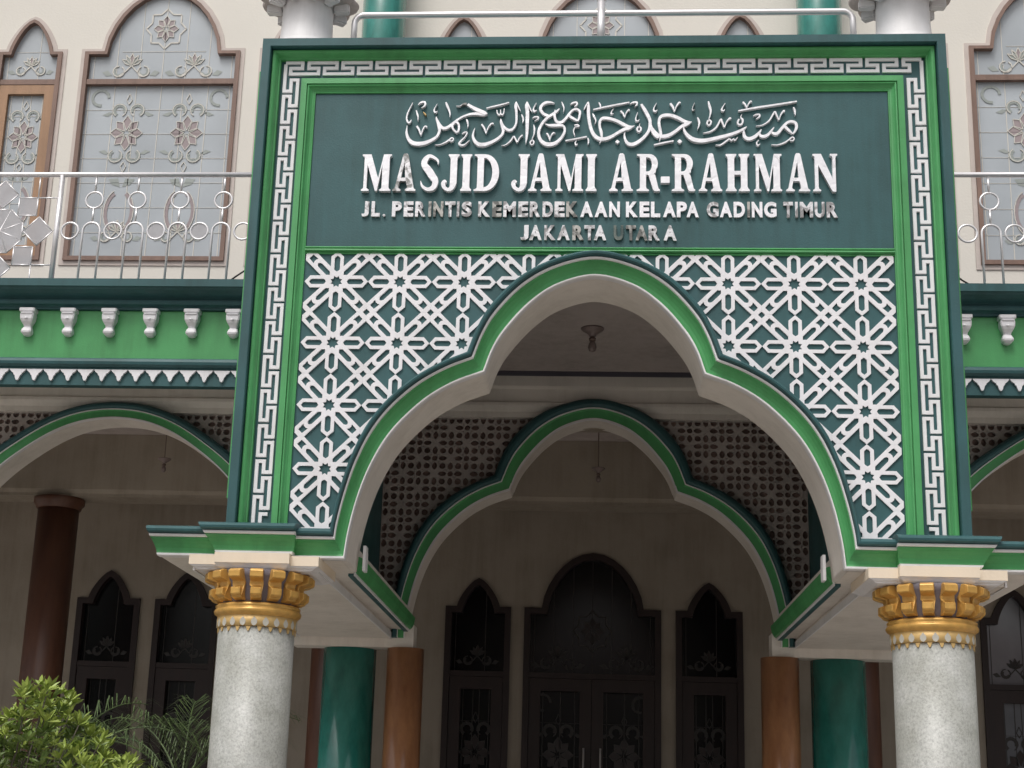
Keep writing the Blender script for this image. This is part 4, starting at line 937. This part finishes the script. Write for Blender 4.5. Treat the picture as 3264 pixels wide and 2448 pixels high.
BIG = [('M', -1670, -1459), ('A', -1445, -1279), ('S', -1257, -1115), ('J', -1098, -972), ('I', -961, -883), ('D', -866, -688), ('J', -600, -472), ('A', -480, -314), ('M', -288, -92), ('I', -75, 2), ('A', 89, 257), ('R', 283, 445), ('-', 451, 513), ('R', 527, 690), ('A', 715, 878), ('H', 900, 1070), ('M', 1097, 1291), ('A', 1318, 1483), ('N', 1504, 1676)]
NAT = dict(M=.80, A=.66, S=.56, J=.50, I=.30, D=.70, R=.66, H=.68, N=.72)
HB, ZB = .282, 5.775
for idx, (ch, xa, xb) in enumerate(BIG):
    xa /= 1000; xb /= 1000; at = (xa, -.03, ZB)
    if ch == '-': polys = G_hyp((xb-xa)/HB); nat = (xb-xa)/HB; zoff = .22
    else: nat = NAT[ch]; polys = GL[ch](nat); zoff = 0
    sx = (xb-xa)/nat
    mbs = None
    bm = bmesh.new()
    for j, loops in enumerate(polys):
        me = shape([[(xa+x*sx, ZB+(z+zoff)*HB) for x, z in lp] for lp in loops], -.040-.0008*j, -.006, .004, at); bm.from_mesh(me)
    me = bpy.data.meshes.new('letter'); bm.to_mesh(me); bm.free()
    link('letter', me, M['let_patchy'] if idx in (1,) else M['let'], Sg, at)
# bold sans letters ---------------------------------------------------
def sans(ch, xa, xb, z0, z1, m):
    cu = bpy.data.curves.new('t', 'FONT'); cu.body = ch; cu.size = 1; cu.offset = .045; cu.extrude = .0; cu.resolution_u = 4
    o = bpy.data.objects.new('t', cu); COL.objects.link(o)
    cu.extrude = .09; cu.bevel_depth = 0
    me = bpy.data.meshes.new_from_object(o.evaluated_get(bpy.context.evaluated_depsgraph_get())); bpy.data.objects.remove(o)
    xs = [v.co.x for v in me.vertices]; ys = [v.co.y for v in me.vertices]
    x0, x1, y0, y1 = min(xs), max(xs), min(ys), max(ys)
    if ch == '.': z1 = z0+(xb-xa)*1.0
    for v in me.vertices:
        x, y, z = v.co
        v.co = ((x-x0)/(x1-x0)*(xb-xa), -z/.09*.0085, (y-y0)/(y1-y0)*(z1-z0))
    me.update()
    link('letter', me, m, Sg, (xa, -.0160, z0))
dull2 = {6: 1, 7: 1, 12: 1, 18: 1, 31: 1}
for i, (ch, xa, xb) in enumerate(LINE2):
    mm = 'let_dull' if i in dull2 else ('let_small' if i < 18 or i > 33 or i in (28,) else 'let')
    sans(ch, xa/1000, xb/1000, 5.586, 5.702, M[mm])
for i, (ch, xa, xb) in enumerate(LINE3):
    mm = {7: 'let_ghost', 8: 'let_dull', 4: 'let_dull', 9: 'let_dull'}.get(i, 'let_small')
    sans(ch, xa/1000, xb/1000, 5.412, 5.524, M[mm])

# ------------------------------------------------------------------ balcony railings
def railing(side):
    sg = -1 if side == 'left' else 1
    x_in = sg*2.50; x_out = sg*9.0; Y = 3.0; zb, zt = 6.10, 7.26
    t = thing('balcony_railing', (x_in, Y, zb), f'stainless steel balcony railing with rings and arches {side} of the entrance portal', 'railing', 'steel balcony railings')
    r = MB(); r.tube([(x_in, Y, zt), (x_out, Y, zt)], .024, 12); r.build('top_rail', M['steel'], t)
    def post(x):
        p = MB(); p.tube([(x, Y, zb), (x, Y, zt-.01)], .026, 12); p.lathe([(.045, 0), (.045, .01), (.027, .015)], (x, Y, zb), 16); p.build('post', M['steel'], t)
    ring = MB(); ring.tube([(.082*math.cos(2*PI*k/24), 0, .082*math.sin(2*PI*k/24)) for k in range(24)], .0105, 8, True)
    rm = ring.mesh('ring'); rm.materials.append(M['steel'])
    ar = MB(); ar.tube([(.083, 0, -.585)]+[(.083*math.cos(PI*k/12), 0, .083*math.sin(PI*k/12)) for k in range(13)]+[(-.083, 0, -.585)], .0115, 8)
    am = ar.mesh('arch_rod'); am.materials.append(M['steel'])
    st = MB(); st.tube([(0, 0, .085), (0, 0, .245)], .0105, 8); st2 = MB()
    sm1 = st.mesh('short_rod'); sm1.materials.append(M['steel'])
    st2.tube([(0, 0, -.085), (0, 0, -.222)], .0105, 8); sm2 = st2.mesh('short_rod'); sm2.materials.append(M['steel'])
    def bay(x0, dirn, n, pitch):
        for k in range(n):
            xc = x0+dirn*(.335+pitch*k)
            link('ring', rm, None, t, (xc, Y, 7.0)); link('short_rod', sm1, None, t, (xc, Y, 7.0)); link('short_rod', sm2, None, t, (xc, Y, 7.0))
            link('arch_rod', am, None, t, (xc, Y, 6.69))
        for k in range(n+1):
            link('ring', rm, None, t, (x0+dirn*(.335+pitch*(k-.5)), Y, 6.69))
    def starpanel(cx):
        # eight frosted squares round an octagon, held by rods
        cz = 6.685; Rr = .35; sq = .090; steel = MB(); ac = []
        for k in range(8):
            a = k*PI/4; rk = Rr+(.02 if k % 2 == 0 else 0); c = (cx+rk*math.cos(a), cz+rk*math.sin(a))
            rot = a+PI/4 if k % 2 == 0 else 0
            if k % 2 == 0: rot = PI/4
            sk = sq*(1.12 if k % 2 == 0 else 1); cs = [(c[0]+1.414*sk*math.cos(rot+PI/4+j*PI/2), Y, c[1]+1.414*sk*math.sin(rot+PI/4+j*PI/2)) for j in range(4)]
            for j in range(4): steel.tube([cs[j], cs[(j+1) % 4]], .007, 6)
            p = MB(); L = [[(q_[0], Y-.004+dy, q_[2]) for q_ in cs] for dy in (0, .008)]; p.loops(L, True, True, False); p.build('frosted_square', M['acrylic'], t)
        oc = [(cx+.235*math.cos(PI/8+k*PI/4), Y, cz+.235*math.sin(PI/8+k*PI/4)) for k in range(8)]
        p = MB(); p.loops([[(q_[0], Y-.004+dy, q_[2]) for q_ in oc] for dy in (0, .008)], True, True, False); p.build('frosted_centre', M['acrylic'], t)
        for j in range(8): steel.tube([oc[j], oc[(j+1) % 8]], .007, 6); steel.tube([oc[j], (cx, Y, cz)], .005, 6)
        d_ = Rr*.7071+sq
        for s1 in (-1, 1):
            steel.tube([(cx+s1*d_, Y, cz+d_), (cx+s1*.53, Y, cz+d_)], .007, 6); steel.tube([(cx+s1*d_, Y, cz-d_), (cx+s1*.53, Y, cz-d_)], .007, 6)
            steel.tube([(cx+s1*d_, Y, cz+d_), (cx+s1*d_, Y, zt)], .007, 6); steel.tube([(cx+s1*d_, Y, cz-d_), (cx+s1*d_, Y, zb)], .007, 6)
        steel.build('star_rods', M['steel'], t, kind='stuff')
    if sg < 0:
        for kx in (2, 3):
            m_ = MB(); m_.loops([[(-5.06+.335+.4125*(kx-.5)+.078*math.cos(2*PI*k/24), Y+dy, 6.69+.078*math.sin(2*PI*k/24)) for k in range(24)] for dy in (-.003, .003)], True, True, False); m_.build('milky_disc', M['acrylic'], t)
        post(-5.06); bay(-5.06, 1, 6, .4125); post(-2.62)
        starpanel(-5.61); post(-6.16); bay(-6.16, -1, 6, .4125); post(-8.65)
    else:
        post(2.62); bay(2.78, 1, 6, .4125); post(5.2); starpanel(5.75); post(6.3); bay(6.3, 1, 6, .4125)
railing('left'); railing('right')
# parapet railing on top of the portal
t = thing('parapet_railing', (0, .25, 7.0), 'low stainless steel rail with rounded ends and one middle post on top of the portal', 'railing')
r = MB(); zt = 7.335; y = .25
r.tube([(-1.84, y, 7.0), (-1.84, y, zt-.07)]+[(-1.77-.07*math.cos(R(a)), y, zt-.07+.07*math.sin(R(a))) for a in (15, 35, 55, 75)]+[(-1.77, y, zt), (1.80, y, zt)]+[(1.80+.07*math.sin(R(a)), y, zt-.07+.07*math.cos(R(a))) for a in (15, 35, 55, 75)]+[(1.87, y, zt-.07), (1.87, y, 7.0)], .024, 12)
r.build('top_rail', M['steel'], t)
p = MB(); p.tube([(.02, y-.035, 7.0), (.02, y-.035, 7.42)], .029, 14); p.lathe([(.029, 0), (.034, .004), (.034, .018), (.018, .026)], (.02, y-.035, 7.42), 16); p.build('middle_post', M['steel'], t)

# ------------------------------------------------------------------ pedestals with scalloped dishes
def pedestal(x, side):
    y = .27; t = thing('roof_pedestal', (x, y, 7.0), f'white plaster pedestal with scalloped dish on the {side} corner of the portal roof', 'pedestal', 'white pedestals on the portal')
    s = MB(); s.lathe([(.232, 0), (.230, .045), (.215, .06), (.205, .075), (.195, .20), (.192, .36), (.20, .42)], (x, y, 7.0), 40); s.build('shaft', M['white'], t)
    dsh = MB(); n = 96; L = []
    for rr, zz, sc in ((.19, .40, 0), (.25, .415, .2), (.32, .43, .6), (.365, .455, 1), (.375, .475, 1), (.36, .49, 1), (.2, .50, 0)):
        lp = []
        for k in range(n):
            a = 2*PI*k/n; u = (a*10/(2*PI)) % 1; bump_ = (abs(math.sin(PI*u))**.6-.75)*.05*sc
            lp.append((x+(rr+bump_)*math.cos(a), y+(rr+bump_)*math.sin(a), 7.0+zz))
        L.append(lp)
    dsh.loops(L, True, True, True); ds = dsh.build('scalloped_dish', M['screen'], t)
    bl = MB(); bl.box(-.035, .035, -.315, -.20, -.045, .03); me = bl.mesh('bracket'); me.materials.append(M['white'])
    bb = bmesh.new(); bb.from_mesh(me); bmesh.ops.bevel(bb, geom=bb.edges[:], offset=.01, segments=2, affect='EDGES'); bb.to_mesh(me); bb.free()
    for k in range(10):
        o = link('bracket', me, None, ds, (x, y, 7.405)); o.rotation_euler.z = 2*PI*(k+.5)/10
    up = MB(); up.lathe([(.2, .501), (.26, .56), (.30, .66), (.25, .78), (.12, .84), (.05, .90), (.01, .98)], (x, y, 7.0), 32); up.build('bulb_top', M['white'], t)
pedestal(-2.205, 'left'); pedestal(2.235, 'right')

# ------------------------------------------------------------------ ceiling lamps
def lamp(x, y, z, label, drop=0):
    t = thing('ceiling_lamp', (x, y, z), label, 'lamp', 'ceiling lamps of the porch')
    if drop: q_ = MB(); q_.tube([(x, y, z-.002), (x, y, z+drop)], .005, 8); q_.build('rod', M['lampmetal'], t)
    k = .62 if drop else .9
    c = MB(); c.lathe([(.02*k, -.085*k), (.035*k, -.075*k), (.04*k, -.06*k), (.075*k, -.035*k), (.105*k, -.015*k), (.11*k, -.001)], (x, y, z), 24); c.build('rose', M['lampglass'], t)
    n = MB(); n.lathe([(.012*k, -.13*k), (.03*k, -.125*k), (.035*k, -.10*k), (.02*k, -.086*k)], (x, y, z), 16); n.build('holder', M['lampmetal'], t)
    g_ = MB(); g_.lathe([(.005*k, -.235*k), (.03*k, -.225*k), (.042*k, -.19*k), (.036*k, -.155*k), (.022*k, -.131*k)], (x, y, z), 16); g_.build('bulb', M['lampglass'], t)
lamp(-.02, 2.38, 5.56, 'small flared ceiling lamp hanging inside the top of the large trefoil arch')
lamp(.05, 4.9, 4.92, 'small ceiling lamp seen through the inner trefoil arch', .378)
lamp(-4.4, 4.9, 4.95, 'small ceiling lamp in the dark porch bay at the left', .348)
lamp(4.3, 4.9, 4.95, 'small ceiling lamp in the dark porch bay at the right edge', .348)
m_ = MB(); m_.lathe([(.34, 0), (.36, -.012), (.38, -.012), (.40, 0)], (.05, 4.85, 5.2995), 40, True, False); m_.build('ceiling_medallion', M['ceil'], B)

# ------------------------------------------------------------------ loose cables by the portal
def cable(pts, label):
    C = crom(pts, 5); mb = MB(); mb.tube(C, .009, 6); a = pts[0]
    o = mb.build('cable', M['cord'], None, a); o['label'] = label; o['category'] = 'cable'; o['group'] = 'loose black cables beside the portal'
cable([(-3.72, 3.4, 6.10), (-3.60, 3.4, 6.22), (-3.42, 3.3, 6.33), (-3.2, 3.2, 6.43), (-2.9, 3.0, 6.50)], 'black cable sagging across the balcony just left of the portal')
cable([(3.0, 3.1, 6.62), (3.25, 3.3, 6.42), (3.5, 3.4, 6.30), (3.8, 3.5, 6.18), (4.1, 3.6, 6.06)], 'black cable sagging across the balcony just right of the portal')

# ------------------------------------------------------------------ plants
def leaf_mesh(seed, m, L0=.072):
    rnd = random.Random(seed); mb = MB()
    for k in range(9):
        a = 2*PI*k/9+rnd.uniform(-.3, .3); el = R(rnd.uniform(15, 70)); ln = L0*rnd.uniform(.75, 1.15); wd = ln*.17
        d_ = Vector((math.cos(a)*math.cos(el), math.sin(a)*math.cos(el), math.sin(el))); s_ = d_.cross(Vector((0, 0, 1))).normalized(); n_ = s_.cross(d_)
        b0 = d_*.006
        pts = [b0, b0+d_*ln*.35+s_*wd-n_*.004, b0+d_*ln*.72+s_*wd*.8-n_*.006, b0+d_*ln-n_*.012, b0+d_*ln*.72-s_*wd*.8-n_*.006, b0+d_*ln*.35-s_*wd-n_*.004, b0+d_*ln*.5-n_*.008*0+n_*-.012]
        mb.add(pts, [(0, 1, 6), (1, 2, 6), (2, 3, 6), (3, 4, 6), (4, 5, 6), (5, 0, 6)], False)
    me = mb.mesh('leaf_cluster', weld=False); me.materials.append(m); return me
sh = thing('shrub', (-3.05, -2.2, 0), 'bushy shrub with bright yellow green leaf rosettes at the bottom left corner', 'shrub')
LM = [leaf_mesh(i, M['leaf']) for i in range(3)]+[leaf_mesh(9+i, M['leaf2']) for i in range(2)]
rnd = random.Random(3); tips = []
def top(x):   # silhouette height of the crown
    pts = [(-3.9, 1.85), (-3.3, 1.90), (-3.09, 1.88), (-2.98, 1.93), (-2.86, 2.02), (-2.76, 2.13), (-2.68, 2.06), (-2.60, 1.97), (-2.52, 1.88), (-2.44, 1.79), (-2.36, 1.74), (-2.20, 1.70), (-2.08, 1.60)]
    for (a, b), (c, d_) in zip(pts, pts[1:]):
        if a <= x <= c: return b+(d_-b)*(x-a)/(c-a)+.045*math.sin(x*31)*math.sin(x*13+1)
    return 1.3
for _ in range(1000):
    x = rnd.uniform(-3.55, -2.1); y = -2.2+rnd.uniform(-.42, .42); e = 1-((y+2.2)/.62)**2
    z = top(x)-(1-max(e, 0)**.5)*.35-abs(rnd.gauss(0, .17))-.02
    if z > 1.15 and all((x-a)**2+(y-b)**2+(z-c)**2 > .0024 for a, b, c in tips): tips.append((x, y, z))
    if len(tips) >= 298: break
br = MB()
for i, (x, y, z) in enumerate(tips):
    hi = z > top(x)-.22
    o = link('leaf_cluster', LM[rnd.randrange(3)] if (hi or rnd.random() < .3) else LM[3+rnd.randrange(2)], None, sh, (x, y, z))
    o.rotation_euler = (rnd.uniform(-.4, .4), rnd.uniform(-.4, .4), rnd.uniform(0, 6.28)); s = rnd.uniform(.75, 1.15); o.scale = (s, s, s)
    if i % 5 == 0:
        bx = -3.05+(x+3.05)*.4; by = -2.2+(y+2.2)*.4
        br.tube([(bx, by, z-.55), ((bx+x)/2+.03, (by+y)/2, z-.28), (x, y, z)], [.007, .005, .003], 5)
for k in range(5):
    a = k*1.3; br.tube([(-3.05+.06*math.cos(a), -2.2+.06*math.sin(a), 0), (-3.05+.2*math.cos(a), -2.2+.12*math.sin(a), .6), (-3.05+.45*math.cos(a), -2.2+.3*math.sin(a), 1.3)], [.028, .02, .012], 7)
br.build('branches', M['bark'], sh)
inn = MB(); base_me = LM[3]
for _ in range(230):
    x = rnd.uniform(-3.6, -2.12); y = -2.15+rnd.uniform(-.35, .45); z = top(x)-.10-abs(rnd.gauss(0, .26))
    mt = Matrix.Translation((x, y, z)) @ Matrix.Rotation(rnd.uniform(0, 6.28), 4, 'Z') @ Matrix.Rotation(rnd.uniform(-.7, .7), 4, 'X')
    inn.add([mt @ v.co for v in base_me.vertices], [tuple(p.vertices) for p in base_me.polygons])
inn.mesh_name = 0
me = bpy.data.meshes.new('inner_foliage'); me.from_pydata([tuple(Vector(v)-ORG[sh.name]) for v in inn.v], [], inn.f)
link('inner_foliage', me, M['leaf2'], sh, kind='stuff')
pr_ = random.Random(11)
def palm(x, y, zc, fr, label):
    t = thing('palm', (x, y, 0), label, 'palm', 'feathery palms behind the shrub')
    s = MB()
    for k in range(4):
        a = k*1.6; s.tube([(x+.03*math.cos(a), y+.03*math.sin(a), 0), (x+.05*math.cos(a), y+.05*math.sin(a), zc*.5), (x+.04*math.cos(a), y+.04*math.sin(a), zc)], .022, 8)
    s.build('stem', M['bark'], t)
    for az, el, ln, dr in fr:
        az = R(az); el = R(el); mb = MB(); P = []; p = Vector((x, y, zc)); n = 30
        for k in range(n+1):
            P.append(p.copy()); e = el-dr*(k/n)**1.4
            p = p+Vector((math.cos(az)*math.cos(e), math.sin(az)*math.cos(e), math.sin(e)))*ln/n
        mb.tube(P[::2], [.010*(1-.8*i/len(P[::2])) for i in range(len(P[::2]))], 5)
        for k in range(5, n):
            dvec = (P[k+1]-P[k]).normalized(); sd = dvec.cross(Vector((0, 0, 1))).normalized(); u = k/n
            ll = .50*math.sin(PI*min(1, .18+u*.8))**.7*ln/1.2
            for sgn in (-1, 1):
                ll2 = ll*pr_.uniform(.8, 1.15); d_ = (dvec*pr_.uniform(.6, .9)+sd*sgn*pr_.uniform(.6, .9)+Vector((0, 0, pr_.uniform(.15, .5)))).normalized(); q0 = P[k]; w_ = Vector((0, 0, 1)).cross(d_).normalized()*.0042
                q1 = q0+d_*ll2*.5; q2 = q0+d_*ll2+Vector((0, 0, -pr_.uniform(.25, .55)*ll2))
                mb.add([q0-w_*.5, q0+w_*.5, q1+w_, q1-w_, q2], [(0, 1, 2, 3), (3, 2, 4)])
        mb.build('frond', M['palm'], t)
palm(-3.72, .6, 1.55, [(10, 62, 1.25, 1.9), (-25, 55, 1.2, 1.9), (60, 70, 1.2, 1.4), (-60, 60, 1.1, 1.7), (150, 60, 1.1, 1.7), (200, 55, 1.2, 1.8), (30, 35, 1.1, 1.5)], 'palm with arching yellow green fronds between shrub and left granite column')
palm(-2.98, 1.3, 1.62, [(100, 72, 1.1, 1.3), (150, 62, 1.15, 1.5), (30, 66, 1.15, 1.5), (-20, 55, 1.05, 1.6), (200, 50, 1.1, 1.7), (260, 60, 1.0, 1.5), (-60, 60, 1.0, 1.5)], 'dark feathery palm directly behind the left granite column')

# ------------------------------------------------------------------ across the yard, behind the viewer (unseen: house for reflections, trees added to cut low sky light)
h = thing('neighbour_house', (4, -42, 0), 'plain beige house with red roof across the yard, reflected in the porch glass', 'house')
m_ = MB(); m_.box(-12, 22, -50, -40, 0, 7.5); m_.build('wall', M['housewall'], h)
m_ = MB(); m_.loops([[(-13, y, 7.52), (23, y, 7.52), (19, y2, 10.5), (-9, y2, 10.5)] for y, y2 in ((-39.2, -44.5), (-50.8, -45.5))], True, True, False); m_.build('roof', M['houseroof'], h)
for i_, (tx, ty, th, tr) in enumerate(((-20, -30, 11, 6), (-34, -18, 12, 6.5), (27, -26, 11, 6), (38, -12, 12, 6.5), (-38, 0, 11, 6), (42, 4, 11, 6), (-7, -36, 9, 4.5))):
    t = thing('tree', (tx, ty, 0), 'added unseen tree blocking low sky light, '+('left of the house', 'at the far left corner', 'right of the house', 'at the far right corner', 'level with the facade on the left', 'level with the facade on the right', 'right beside the house wall')[i_], 'tree', 'added trees against low sky light')
    m_ = MB(); m_.tube([(tx, ty, 0), (tx+.2, ty, th*.3), (tx-.1, ty+.2, th*.7)], [.4, .32, .15], 10); m_.build('trunk', M['bark'], t)
    rr = random.Random(i_); m_ = MB()
    for _ in range(900):
        a = rr.uniform(0, 2*PI); e = math.asin(rr.uniform(-1, 1)); q_ = tr*rr.uniform(.55, 1)
        c_ = Vector((tx+q_*math.cos(a)*math.cos(e), ty+q_*math.sin(a)*math.cos(e), th*.62+q_*.75*math.sin(e)))
        u_ = Vector((rr.gauss(0, 1), rr.gauss(0, 1), rr.gauss(0, 1))).normalized(); v_ = u_.orthogonal().normalized(); z_ = rr.uniform(.4, .9)
        m_.add([c_+u_*z_, c_+v_*z_*.6, c_-u_*z_, c_-v_*z_*.6], [(0, 1, 2, 3)])
    m_.build('crown', M['treeleaf'], t)
